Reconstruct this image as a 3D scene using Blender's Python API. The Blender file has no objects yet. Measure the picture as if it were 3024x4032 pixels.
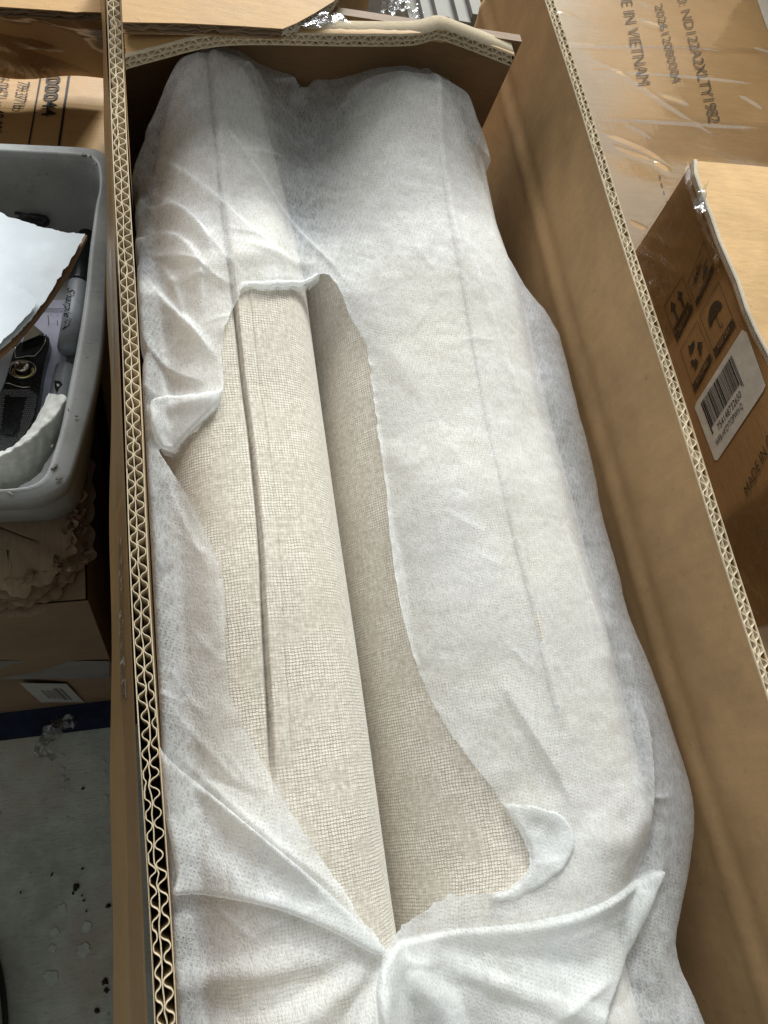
import bpy, math, random
import numpy as np
from mathutils import Vector, Matrix

# ------------------------------------------------------------------ camera, world, lamps, exposure
scn = bpy.context.scene
F, CX, CY = 2950.0, 1512.0, 2016.0
RM = np.array([[0.95384174, 0.05183587, -0.29580226],
               [-0.15358528, 0.93063219, -0.33216757],
               [0.25806491, 0.36226616, 0.89563705]])      # rows: world axes seen by the camera
CAM = np.array([0.0025, 0.0, 1.10])
cd = bpy.data.cameras.new('camera'); cam = bpy.data.objects.new('camera', cd); scn.collection.objects.link(cam)
cd.sensor_fit = 'VERTICAL'; cd.sensor_height = 36.0; cd.sensor_width = 27.0
cd.lens = F / 4032 * 36.0; cd.clip_start = .02; cd.clip_end = 60
M4 = Matrix([list(RM[i]) + [CAM[i]] for i in range(3)] + [[0, 0, 0, 1]])
cam.matrix_world = M4
scn.camera = cam
scn.cycles.max_bounces = 7; scn.cycles.diffuse_bounces = 4; scn.cycles.transparent_max_bounces = 12; scn.cycles.caustics_reflective = False; scn.cycles.caustics_refractive = False

w = bpy.data.worlds.new('World'); scn.world = w; w.use_nodes = True
bg = w.node_tree.nodes['Background']; bg.inputs[0].default_value = (.95, 1.0, .99, 1); bg.inputs[1].default_value = .27

def lamp(name, loc, target, sx, sy, power, col):
    l = bpy.data.lights.new(name, 'AREA'); l.shape = 'RECTANGLE'; l.size = sx; l.size_y = sy
    l.energy = power; l.color = col
    o = bpy.data.objects.new(name, l); scn.collection.objects.link(o)
    o.location = loc
    o.rotation_euler = (Vector(target) - Vector(loc)).to_track_quat('-Z', 'Y').to_euler()
    return o
lamp('tube_lamp', (1.34, 3.65, 2.20), (.15, .3, .66), .8, .16, 124, (.98, 1.0, .90))
lamp('tube_lamp', (1.0, 3.7, 2.75), (.15, .3, .66), .9, .22, 72, (.84, .90, 1.0))
lamp('ceiling_light', (-.3, 2.5, 2.9), (.1, .3, .6), 3.0, 1.1, 66, (.97, .98, 1.0))

vs = scn.view_settings
vs.view_transform = 'Standard'; vs.look = 'None'; vs.exposure = 0.28; vs.gamma = 1.0; vs.use_curve_mapping = False

rng = np.random.RandomState(7); random.seed(7)
K = 3024 / 1659.0
# a point of the place at height z (or on x = const, or on a plane) that lies on the line of sight of picture point (x, y)
def ray(px, py): return RM @ np.array([px - CX, -(py - CY), -F])
def FZ(px, py, z):
    d = ray(px, py); return CAM + d * ((z - CAM[2]) / d[2])
def DZ(x, y, z): return FZ(x * K, y * K, z)
def FPL(px, py, P, N):
    d = ray(px, py); return CAM + d * (np.dot(P - CAM, N) / np.dot(d, N))
def FY(px, py, y):
    d = ray(px, py); return CAM + d * ((y - CAM[1]) / d[1])

# ------------------------------------------------------------------ builders
COL = scn.collection
def link(o, parent=None):
    COL.objects.link(o)
    if parent is not None: o.parent = parent
    return o
def wloc(p):
    v = np.zeros(3)
    while p is not None:
        v += np.array(p.location); p = p.parent
    return v
def thing(name, label, cat, loc, group=None):
    o = bpy.data.objects.new(name, None); o.empty_display_size = .02; COL.objects.link(o)
    o.location = tuple(float(c) for c in loc); o['label'] = label; o['category'] = cat
    if group: o['group'] = group
    return o
def tag(o, label=None, cat=None, kind=None, group=None):
    if label: o['label'] = label
    if cat: o['category'] = cat
    if kind: o['kind'] = kind
    if group: o['group'] = group
    return o
def mk(name, V, Fc, mat, parent=None, smooth=False, uv=None):
    V = np.asarray(V, float)
    if parent is not None: V = V - wloc(parent)
    me = bpy.data.meshes.new(name)
    if isinstance(Fc, np.ndarray):
        n = Fc.shape[1]
        me.vertices.add(len(V)); me.vertices.foreach_set('co', V.astype(np.float32).ravel())
        me.loops.add(Fc.size); me.loops.foreach_set('vertex_index', Fc.astype(np.int32).ravel())
        me.polygons.add(len(Fc)); me.polygons.foreach_set('loop_start', np.arange(0, Fc.size, n, dtype=np.int32))
        me.update(calc_edges=True)
    else:
        me.from_pydata([tuple(v) for v in V], [], [tuple(f) for f in Fc]); me.update()
    if smooth: me.polygons.foreach_set('use_smooth', np.ones(len(me.polygons), dtype=bool))
    if uv is not None:
        lay = me.uv_layers.new(name='UVMap')
        idx = np.empty(len(me.loops), dtype=np.int32); me.loops.foreach_get('vertex_index', idx)
        lay.data.foreach_set('uv', np.asarray(uv, np.float32)[idx].ravel())
    me.materials.append(mat)
    return link(bpy.data.objects.new(name, me), parent)
def gridfaces(n, m, off=0, closed=False):
    i = np.arange(n - 1)[:, None]; mm = m if closed else m - 1
    j = np.arange(mm)[None, :]; j2 = (j + 1) % m
    a = i * m + j
    return (np.stack([a, i * m + j2, (i + 1) * m + j2, (i + 1) * m + j], -1).reshape(-1, 4) + off)
def grid(name, P, mat, parent=None, smooth=True, uv=None, closed=False):
    n, m = P.shape[:2]
    return mk(name, P.reshape(-1, 3), gridfaces(n, m, 0, closed), mat, parent, smooth, None if uv is None else uv.reshape(-1, 2))
class MB:
    def __init__(s): s.V = []; s.F = []
    def add(s, V, Fc):
        o = len(s.V); s.V += [tuple(v) for v in V]; s.F += [tuple(i + o for i in f) for f in Fc]
    def box(s, a, b):
        x0, y0, z0 = a; x1, y1, z1 = b
        s.add([(x0,y0,z0),(x1,y0,z0),(x1,y1,z0),(x0,y1,z0),(x0,y0,z1),(x1,y0,z1),(x1,y1,z1),(x0,y1,z1)],
              [(0,3,2,1),(4,5,6,7),(0,1,5,4),(1,2,6,5),(2,3,7,6),(3,0,4,7)])
    def slab(s, top, h, d=(0, 0, -1)):
        top = [np.asarray(p, float) for p in top]; n = len(top); d = np.asarray(d, float)
        s.add(list(top) + [p + d * h for p in top],
              [tuple(range(n)), tuple(range(2 * n - 1, n - 1, -1))] + [(i, n + i, n + (i + 1) % n, (i + 1) % n) for i in range(n)])
    def tube(s, P, r, seg=8, cap=True):
        P = [np.asarray(p, float) for p in P]; r = [r] * len(P) if np.isscalar(r) else r
        rings = []
        for i, p in enumerate(P):
            t = P[min(i + 1, len(P) - 1)] - P[max(i - 1, 0)]; t /= np.linalg.norm(t) + 1e-12
            a = np.cross(t, [0, 0, 1.0])
            if np.linalg.norm(a) < .1: a = np.cross(t, [1.0, 0, 0])
            a /= np.linalg.norm(a); b = np.cross(t, a)
            rings.append([p + r[i] * (math.cos(q) * a + math.sin(q) * b) for q in np.linspace(0, 2 * math.pi, seg, endpoint=False)])
        n = len(P); V = [v for R in rings for v in R]
        Fc = [(i*seg+j, i*seg+(j+1)%seg, (i+1)*seg+(j+1)%seg, (i+1)*seg+j) for i in range(n-1) for j in range(seg)]
        if cap: Fc += [tuple(range(seg-1, -1, -1)), tuple((n-1)*seg+j for j in range(seg))]
        s.add(V, Fc)
    def build(s, name, mat, parent=None, smooth=False): return mk(name, s.V, s.F, mat, parent, smooth)

# smooth random fields made of plane waves
def waves(n, fmin, fmax, seed, ang=None, spread=math.pi):
    r = np.random.RandomState(seed); L = []
    for _ in range(n):
        f = math.exp(r.uniform(math.log(fmin), math.log(fmax))); a = (0 if ang is None else ang) + r.uniform(-spread, spread)
        L.append((f * math.cos(a), f * math.sin(a), r.uniform(0, 6.28), (fmin / f) ** .8))
    s = math.sqrt(sum(l[3] ** 2 for l in L) / 2)
    def fn(x, y):
        o = 0
        for kx, ky, p, am in L: o = o + am * np.cos(2 * math.pi * (kx * x + ky * y) + p)
        return o / s
    return fn
def segdist(X, Y, pts, closed):
    pts = np.asarray(pts, float)[:, :2]; n = len(pts); best = np.full(X.shape, 1e9); bx = np.zeros_like(X); by = np.zeros_like(X)
    for i in range(n if closed else n - 1):
        a = pts[i]; b = pts[(i + 1) % n]; d = b - a; L2 = d @ d + 1e-18
        t = np.clip(((X - a[0]) * d[0] + (Y - a[1]) * d[1]) / L2, 0, 1)
        qx = a[0] + t * d[0]; qy = a[1] + t * d[1]; D = (X - qx) ** 2 + (Y - qy) ** 2
        m = D < best; best = np.where(m, D, best); bx = np.where(m, qx, bx); by = np.where(m, qy, by)
    return np.sqrt(best), bx, by
def inside(X, Y, pts):
    pts = np.asarray(pts, float)[:, :2]; c = np.zeros(X.shape, bool); n = len(pts)
    for i in range(n):
        x0, y0 = pts[i]; x1, y1 = pts[(i + 1) % n]
        if y0 == y1: continue
        c ^= ((y0 > Y) != (y1 > Y)) & (X < (x1 - x0) * (Y - y0) / (y1 - y0) + x0)
    return c
def resample(pts, step, closed=True):
    pts = np.asarray(pts, float); out = []
    n = len(pts)
    for i in range(n if closed else n - 1):
        a = pts[i]; b = pts[(i + 1) % n]; k = max(1, int(round(np.linalg.norm(b - a) / step)))
        for j in range(k): out.append(a + (b - a) * j / k)
    if not closed: out.append(pts[-1])
    return np.array(out)
def smoothpoly(pts, it=2, closed=True):
    pts = np.asarray(pts, float)
    for _ in range(it):
        if closed: nx = np.roll(pts, -1, 0); pts = np.stack([.75 * pts + .25 * nx, .25 * pts + .75 * nx], 1).reshape(-1, pts.shape[1])
        else:
            q = np.stack([.75 * pts[:-1] + .25 * pts[1:], .25 * pts[:-1] + .75 * pts[1:]], 1).reshape(-1, pts.shape[1])
            pts = np.vstack([pts[:1], q, pts[-1:]])
    return pts

# ------------------------------------------------------------------ materials
def newmat(name):
    m = bpy.data.materials.new(name); m.use_nodes = True; nt = m.node_tree; nt.nodes.clear()
    out = nt.nodes.new('ShaderNodeOutputMaterial'); return m, nt, out
class NT:
    def __init__(s, nt): s.nt = nt
    def n(s, t, **kw):
        nd = s.nt.nodes.new(t)
        for k, v in kw.items(): setattr(nd, k, v)
        return nd
    def l(s, a, b): s.nt.links.new(a, b)
    def val(s, x, sock):
        if isinstance(x, (int, float, tuple, list)): sock.default_value = x
        else: s.l(x, sock)
    def math(s, op, a, b=0.0, c=None, clamp=False):
        nd = s.n('ShaderNodeMath', operation=op, use_clamp=clamp); s.val(a, nd.inputs[0]); s.val(b, nd.inputs[1])
        if c is not None: s.val(c, nd.inputs[2])
        return nd.outputs[0]
    def mix(s, f, a, b):
        nd = s.n('ShaderNodeMix', data_type='RGBA'); s.val(f, nd.inputs[0]); s.val(a, nd.inputs[6]); s.val(b, nd.inputs[7]); return nd.outputs[2]
    def ramp(s, x, a, b, lo=0.0, hi=1.0):
        nd = s.n('ShaderNodeMapRange', interpolation_type='SMOOTHSTEP'); s.val(x, nd.inputs[0]); nd.inputs[1].default_value = a; nd.inputs[2].default_value = b
        nd.inputs[3].default_value = lo; nd.inputs[4].default_value = hi; return nd.outputs[0]
    def coords(s, scale=(1, 1, 1), kind='Object', rot=(0, 0, 0)):
        tc = s.n('ShaderNodeTexCoord'); mp = s.n('ShaderNodeMapping'); s.l(tc.outputs[kind], mp.inputs[0])
        mp.inputs['Scale'].default_value = scale; mp.inputs['Rotation'].default_value = rot; return mp.outputs[0]
    def noise(s, vec, scale, detail=3, rough=.55, dist=0.0):
        nd = s.n('ShaderNodeTexNoise'); s.l(vec, nd.inputs['Vector']); nd.inputs['Scale'].default_value = scale
        nd.inputs['Detail'].default_value = detail; nd.inputs['Roughness'].default_value = rough; nd.inputs['Distortion'].default_value = dist
        return nd.outputs[0]
    def bump(s, h, st, dist):
        nd = s.n('ShaderNodeBump'); s.l(h, nd.inputs['Height']); nd.inputs['Strength'].default_value = st; nd.inputs['Distance'].default_value = dist; return nd.outputs[0]
    def bsdf(s, col, rough, normal=None, spec=.4, metal=0.0):
        nd = s.n('ShaderNodeBsdfPrincipled'); s.val(col, nd.inputs['Base Color']); s.val(rough, nd.inputs['Roughness'])
        nd.inputs['Specular IOR Level'].default_value = spec; s.val(metal, nd.inputs['Metallic'])
        if normal is not None: s.l(normal, nd.inputs['Normal'])
        return nd.outputs[0]
def rgb(c, f=1.0): return (c[0] * f, c[1] * f, c[2] * f, 1)

def card(name, col, streak=(60, 8, 60), rough=.62, spec=.3, dirt=.35, lines=None):
    m, nt, out = newmat(name); g = NT(nt)
    c0 = g.coords(); c1 = g.coords(streak)
    big = g.noise(c0, 7, 4, .6); fib = g.noise(c1, 6, 5, .7); fine = g.noise(c0, 900, 2, .6)
    f = g.math('ADD', g.math('MULTIPLY', big, .55), g.math('ADD', g.math('MULTIPLY', fib, .3), g.math('MULTIPLY', fine, .15)))
    cc = g.mix(g.ramp(f, .35, .65), rgb(col, .78), rgb(col, 1.14))
    spots = g.ramp(g.noise(c0, 160, 2, .5), .70, .76)
    cc = g.mix(g.math('MULTIPLY', spots, dirt), cc, rgb(col, .45))
    sc = g.ramp(g.noise(g.coords((9, 160, 60), rot=(0, 0, .5)), 3, 3, .6), .66, .74)
    cc = g.mix(g.math('MULTIPLY', sc, .22), cc, rgb(col, .55))
    h = g.math('ADD', g.math('MULTIPLY', fine, .25), g.math('ADD', g.math('MULTIPLY', fib, .6), g.math('ADD', g.math('MULTIPLY', g.noise(c0, 40, 3), .6), g.math('MULTIPLY', g.noise(c0, 13, 3, .6), 2.2))))
    if lines:                                     # faint washboard of the flutes pressed through the liner
        ax, pitch = lines
        sx = g.n('ShaderNodeSeparateXYZ'); g.l(c0, sx.inputs[0])
        wv = g.math('SINE', g.math('MULTIPLY', sx.outputs[ax], 2 * math.pi / pitch))
        h = g.math('ADD', h, g.math('MULTIPLY', wv, .06))
        cc = g.mix(g.math('MULTIPLY', g.ramp(wv, .3, 1.0), .03), cc, rgb(col, .5))
    b = g.bsdf(cc, g.math('ADD', g.math('MULTIPLY', big, .25), rough - .12), g.bump(h, .35, .0012), spec)
    g.l(b, out.inputs[0]); return m

KR = (.44, .285, .150)
M_card_in = card('kraft_inside', (.41, .26, .128), (60, 8, 8), lines=(1, .0086))
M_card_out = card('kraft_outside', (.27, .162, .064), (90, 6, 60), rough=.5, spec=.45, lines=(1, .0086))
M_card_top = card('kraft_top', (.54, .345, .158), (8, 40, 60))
M_card_d = card('kraft_wrapped', (.41, .248, .100), (3, 40, 40), rough=.45, spec=.5)
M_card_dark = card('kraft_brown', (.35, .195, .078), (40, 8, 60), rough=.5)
M_card_old = card('kraft_aged', (.20, .13, .075), (6, 50, 50), dirt=.6)
M_flute = card('cut_edge_paper', (.58, .48, .33), (60, 60, 60), rough=.8, spec=.1)
M_flute_dim = card('cut_edge_paper_grey', (.50, .43, .33), (60, 60, 60), rough=.8, spec=.1)
M_shred = card('torn_paper', (.26, .19, .125), rough=.85, spec=.05)
M_card_end_shade = card('kraft_end_shaded', (.19, .11, .05), (8, 60, 90))  # same kraft made darker: shade of the deep far end put into the colour
M_card_strip = card('kraft_strip', (.42, .25, .098), (8, 40, 60))
M_pit = card('flute_inner_paper', (.16, .10, .05), rough=.9, spec=.05)

def plain(name, col, rough=.5, spec=.4, metal=0.0, var=.12, scale=60, bumpd=.0004):
    m, nt, out = newmat(name); g = NT(nt); c0 = g.coords()
    nz = g.noise(c0, scale, 4, .6); nz2 = g.noise(c0, scale * 9, 3, .6)
    f = g.math('ADD', g.math('MULTIPLY', nz, .7), g.math('MULTIPLY', nz2, .3))
    cc = g.mix(g.ramp(f, .3, .7), rgb(col, 1 - var), rgb(col, 1 + var))
    g.l(g.bsdf(cc, g.math('ADD', g.math('MULTIPLY', nz, .16), rough - .08), g.bump(f, .4, bumpd), spec, metal), out.inputs[0]); return m
M_ink = plain('black_ink', (.022, .017, .016), .55, .3, var=.3)
M_ink_soft = plain('worn_ink', (.06, .038, .022), .6, .3, var=.35, scale=300)
M_bin = None
M_chip = plain('chipped_plastic', (.16, .145, .12), .6, .3, var=.5, scale=400)
M_black = plain('black_plastic', (.018, .019, .02), .28, .5, var=.3)
M_greyplastic = plain('grey_marker_barrel', (.34, .36, .38), .38, .4, var=.14, scale=120)
M_metal = plain('brushed_metal', (.62, .58, .50), .18, .5, 1.0, var=.15)
M_white = plain('white_paper', (.70, .75, .76), .8, .15, var=.05, scale=25)
M_label = plain('label_paper', (.60, .56, .48), .7, .2, var=.12, scale=90)
M_lilac = plain('printed_paper', (.60, .60, .72), .75, .2, var=.08, scale=120)
M_tissue = plain('crepe_paper', (.62, .62, .56), .85, .1, var=.16, scale=160, bumpd=.002)
M_board = plain('clipboard_edge', (.30, .17, .09), .6, .3, var=.2)
M_wedge = plain('tan_felt', (.36, .31, .23), .85, .1, var=.15, scale=200)
M_mat = plain('navy_mat', (.016, .022, .042), .85, .12, var=.35, scale=50, bumpd=.002)
M_wood = plain('pale_wood', (.60, .42, .24), .6, .3, var=.2, scale=20)
M_rubber = plain('dark_rubber', (.02, .02, .02), .7, .3)
M_shoe = plain('grey_mesh_cloth', (.36, .38, .37), .9, .1, var=.3, scale=400, bumpd=.001)
M_debris = plain('dark_grit', (.03, .022, .016), .8, .2)

def mat_bin():
    m, nt, out = newmat('worn_grey_plastic'); g = NT(nt); c0 = g.coords()
    a = g.noise(c0, 22, 5, .65); b = g.noise(c0, 260, 3, .6)
    cc = g.mix(g.ramp(a, .35, .65), (.25, .258, .245, 1), (.34, .345, .33, 1))
    scuff = g.ramp(g.noise(g.coords((30, 90, 30)), 4, 4, .7), .62, .70)
    cc = g.mix(g.math('MULTIPLY', scuff, .45), cc, (.12, .12, .11, 1))
    cc = g.mix(g.math('MULTIPLY', g.ramp(b, .66, .74), .6), cc, (.05, .05, .045, 1))
    g.l(g.bsdf(cc, .46, g.bump(b, .25, .0004), .4), out.inputs[0]); return m
M_bin = mat_bin()

def mat_fabric():
    m, nt, out = newmat('beige_basket_weave'); g = NT(nt)
    uv = g.coords((1, 1, 1), 'UV'); wob = g.n('ShaderNodeTexNoise'); g.l(uv, wob.inputs['Vector']); wob.inputs['Scale'].default_value = 90; wob.inputs['Detail'].default_value = 2
    vm = g.n('ShaderNodeVectorMath', operation='MULTIPLY_ADD'); g.l(wob.outputs['Color'], vm.inputs[0]); vm.inputs[1].default_value = (.0024, .0024, 0); g.l(uv, vm.inputs[2])
    sx = g.n('ShaderNodeSeparateXYZ'); g.l(vm.outputs[0], sx.inputs[0])
    P = .00185
    u = g.math('MULTIPLY', sx.outputs[0], math.pi / P); v = g.math('MULTIPLY', sx.outputs[1], math.pi / P)
    su, sv = g.math('SINE', u), g.math('SINE', v)
    par = g.math('MULTIPLY', su, sv)                      # sign tells which yarn is on top
    au, av = g.math('ABSOLUTE', su), g.math('ABSOLUTE', sv)
    warp = g.math('MULTIPLY', g.math('POWER', au, .6), g.ramp(par, -.5, .4))
    weft = g.math('MULTIPLY', g.math('POWER', av, .6), g.ramp(par, .5, -.4))
    h = g.math('MAXIMUM', warp, weft)
    yn = g.math('ADD', g.math('MULTIPLY', g.noise(g.coords((1, .12, 1), 'UV'), 700, 2, .6), .5), g.math('MULTIPLY', g.noise(g.coords((.12, 1, 1), 'UV'), 700, 2, .6), .5))
    def cellnoise(ku, kv):
        cb = g.n('ShaderNodeCombineXYZ'); g.l(g.math('FLOOR', g.math('MULTIPLY', sx.outputs[0], ku / P)), cb.inputs[0]); g.l(g.math('FLOOR', g.math('MULTIPLY', sx.outputs[1], kv / P)), cb.inputs[1])
        wn = g.n('ShaderNodeTexWhiteNoise', noise_dimensions='2D'); g.l(cb.outputs[0], wn.inputs['Vector']); return wn.outputs['Value']
    cn = g.math('ADD', g.math('MULTIPLY', cellnoise(1, 1), .45), g.math('ADD', g.math('MULTIPLY', cellnoise(.14, 1), .28), g.math('MULTIPLY', cellnoise(1, .14), .28)))
    fuzz = g.noise(uv, 1500, 2, .6); big = g.noise(uv, 14, 3, .5)
    wm = g.math('ADD', g.math('MULTIPLY', g.ramp(g.noise(uv, 38, 4, .6), .40, .60), .75), .25)
    h = g.math('ADD', g.math('MULTIPLY', g.math('SUBTRACT', h, .62), wm), .62)
    hh = g.math('ADD', g.math('MULTIPLY', h, .8), g.math('ADD', g.math('MULTIPLY', yn, .5), g.math('MULTIPLY', fuzz, .35)))
    tone = g.math('ADD', g.math('MULTIPLY', h, .36), g.math('ADD', g.math('MULTIPLY', cn, .13), g.math('ADD', g.math('MULTIPLY', g.noise(uv, 330, 3, .7), .34), g.math('MULTIPLY', fuzz, .12))))
    cc = g.mix(g.ramp(tone, .32, .78), (.35, .31, .245, 1), (.80, .75, .655, 1))
    cc = g.mix(g.math('MULTIPLY', g.ramp(big, .45, .7), .18), cc, (.53, .45, .345, 1))
    b = g.n('ShaderNodeBsdfPrincipled'); g.l(cc, b.inputs['Base Color']); b.inputs['Roughness'].default_value = .9
    b.inputs['Specular IOR Level'].default_value = .12; b.inputs['Sheen Weight'].default_value = .25; b.inputs['Sheen Roughness'].default_value = .5
    g.l(g.bump(hh, .5, .0007), b.inputs['Normal']); g.l(b.outputs[0], out.inputs[0]); return m
M_fabric = mat_fabric()

def mat_sheet(name='spunbond_fabric', base=.31):
    m, nt, out = newmat(name); g = NT(nt)
    uv = g.coords((1, 1, 1), 'UV')
    # bonded dots on a diagonal lattice
    sx = g.n('ShaderNodeSeparateXYZ'); g.l(g.coords((1, 1, 1), 'UV', (0, 0, .42)), sx.inputs[0])
    p = .0026
    du = g.math('SINE', g.math('MULTIPLY', sx.outputs[0], 2 * math.pi / p)); dv = g.math('SINE', g.math('MULTIPLY', sx.outputs[1], 2 * math.pi / (p * .8)))
    dots = g.ramp(g.math('MULTIPLY', g.math('ADD', du, 1), g.math('ADD', dv, 1)), 2.1, 3.4)
    dmask = g.ramp(g.noise(uv, 16, 4, .6), .46, .62)
    dots = g.math('MULTIPLY', dots, g.math('ADD', g.math('MULTIPLY', dmask, .75), .25))
    # random fibres: thin ridges of stretched, bent cell edges in three directions
    def fib(rot, sc, st):
        nd = g.n('ShaderNodeTexVoronoi', feature='DISTANCE_TO_EDGE'); co = g.coords((1, st, 1), 'UV', (0, 0, rot))
        wn = g.n('ShaderNodeTexNoise'); g.l(co, wn.inputs['Vector']); wn.inputs['Scale'].default_value = sc * .5
        va = g.n('ShaderNodeVectorMath', operation='MULTIPLY_ADD'); g.l(wn.outputs['Color'], va.inputs[0]); va.inputs[1].default_value = (.9 / sc, .9 / sc, 0); g.l(co, va.inputs[2])
        g.l(va.outputs[0], nd.inputs['Vector']); nd.inputs['Scale'].default_value = sc
        return g.ramp(nd.outputs['Distance'], .11, .0)
    fb = g.math('MAXIMUM', fib(.3, 420, .28), g.math('MAXIMUM', fib(1.5, 380, .25), fib(2.5, 450, .3)))
    cloud = g.noise(uv, 110, 4, .65); patch = g.noise(uv, 12, 3, .55)
    a = g.math('ADD', base - .20, g.math('MULTIPLY', fb, .16))
    a = g.math('ADD', a, g.math('MULTIPLY', cloud, .42)); a = g.math('ADD', a, g.math('MULTIPLY', g.ramp(patch, .3, .7), .22))
    ca_ = g.n('ShaderNodeAttribute', attribute_name='crease')
    a = g.math('ADD', a, g.math('MULTIPLY', ca_.outputs['Fac'], .24))
    a = g.math('SUBTRACT', a, g.math('MULTIPLY', dots, .17), clamp=True)
    hgt = g.math('SUBTRACT', g.math('ADD', g.math('MULTIPLY', fb, .5), g.math('ADD', g.math('MULTIPLY', cloud, .6), g.math('MULTIPLY', g.noise(uv, 55, 5, .7, 1.2), 1.3))), g.math('MULTIPLY', dots, .9))
    nrm = g.bump(hgt, .5, .0005)
    col = g.mix(patch, (.90, .93, .905, 1), (.91, .92, .94, 1))
    d = g.n('ShaderNodeBsdfDiffuse'); g.l(col, d.inputs[0]); g.l(nrm, d.inputs['Normal'])
    t = g.n('ShaderNodeBsdfTranslucent'); g.l(col, t.inputs[0]); g.l(nrm, t.inputs['Normal'])
    s1 = g.n('ShaderNodeMixShader'); s1.inputs[0].default_value = .36; g.l(d.outputs[0], s1.inputs[1]); g.l(t.outputs[0], s1.inputs[2])
    gl = g.n('ShaderNodeBsdfGlossy'); gl.inputs['Roughness'].default_value = .5; g.l(nrm, gl.inputs['Normal'])
    s2 = g.n('ShaderNodeMixShader'); s2.inputs[0].default_value = .04; g.l(s1.outputs[0], s2.inputs[1]); g.l(gl.outputs[0], s2.inputs[2])
    tr = g.n('ShaderNodeBsdfTransparent'); s3 = g.n('ShaderNodeMixShader'); g.l(a, s3.inputs[0]); g.l(tr.outputs[0], s3.inputs[1]); g.l(s2.outputs[0], s3.inputs[2])
    g.l(s3.outputs[0], out.inputs[0]); return m
M_sheet = mat_sheet()

def mat_film(name, refl=.015, tint=(.95, .94, .92), rough=.09, cloud=.05, wr=(60, 14, 30), dist=.00025, k=.5):
    m, nt, out = newmat(name); g = NT(nt); c = g.coords(wr)
    h = g.noise(c, 1.0, 5, .6, .8); h2 = g.noise(g.coords((20, 60, 30), rot=(0, 0, .6)), 2.0, 4, .6, 1.2)
    hh = g.math('ADD', h, g.math('MULTIPLY', h2, .7)); nrm = g.bump(hh, .8, dist)
    tr = g.n('ShaderNodeBsdfTransparent'); tr.inputs[0].default_value = (*tint, 1)
    gl = g.n('ShaderNodeBsdfGlossy'); gl.inputs['Roughness'].default_value = rough; g.l(nrm, gl.inputs['Normal'])
    df = g.n('ShaderNodeBsdfDiffuse'); df.inputs[0].default_value = (.7, .68, .66, 1); g.l(nrm, df.inputs['Normal'])
    cl = g.math('MULTIPLY', g.ramp(h2, .5, .75), cloud)
    s0 = g.n('ShaderNodeMixShader'); g.l(cl, s0.inputs[0]); g.l(tr.outputs[0], s0.inputs[1]); g.l(df.outputs[0], s0.inputs[2])
    fr = g.n('ShaderNodeFresnel'); fr.inputs[0].default_value = 1.45; g.l(nrm, fr.inputs['Normal'])
    ff = g.math('ADD', g.math('MULTIPLY', fr.outputs[0], k), refl, clamp=True)
    s1 = g.n('ShaderNodeMixShader'); g.l(ff, s1.inputs[0]); g.l(s0.outputs[0], s1.inputs[1]); g.l(gl.outputs[0], s1.inputs[2])
    g.l(s1.outputs[0], out.inputs[0]); return m
M_film = mat_film('stretch_film')
M_tape = mat_film('packing_tape', .0, (.93, .90, .85), .34, .03, (12, 40, 30), .0003, .12)
M_scrap = mat_film('crumpled_film', .10, (.82, .84, .82), .10, .25, (90, 90, 90), .003)

def mat_floor():
    m, nt, out = newmat('worn_concrete'); g = NT(nt); c0 = g.coords()
    a = g.noise(c0, 5, 6, .65); b = g.noise(c0, 45, 5, .65); f = g.noise(c0, 500, 3, .6)
    cc = g.mix(g.ramp(a, .35, .65), (.26, .28, .245, 1), (.43, .455, .405, 1))
    cc = g.mix(g.math('MULTIPLY', g.ramp(b, .4, .7), .45), cc, (.50, .53, .48, 1))
    rust = g.ramp(g.noise(g.coords((1, 1, 1)), 3.1, 4, .6), .50, .62)
    cc = g.mix(g.math('MULTIPLY', rust, .55), cc, (.33, .265, .18, 1))
    br = g.noise(g.coords((22, 130, 1), rot=(0, 0, -.8)), 3, 3, .6)          # trowel strokes
    cc = g.mix(g.math('MULTIPLY', g.ramp(br, .5, .7), .28), cc, (.15, .155, .14, 1))
    cc = g.mix(g.math('MULTIPLY', g.ramp(g.noise(c0, 150, 2, .5), .68, .74), .5), cc, (.28, .29, .27, 1))
    cc = g.mix(g.math('MULTIPLY', g.ramp(g.noise(c0, 70, 3, .5), .70, .76), .6), cc, (.03, .025, .02, 1))
    h = g.math('ADD', g.math('MULTIPLY', b, .6), g.math('ADD', g.math('MULTIPLY', f, .3), g.math('MULTIPLY', br, .5)))
    g.l(g.bsdf(cc, g.math('ADD', g.math('MULTIPLY', a, .3), .4), g.bump(h, .5, .002), .35), out.inputs[0]); return m
M_floor = mat_floor()
M_spot = plain('pale_glue', (.40, .425, .385), .6, .3, var=.15)

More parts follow.
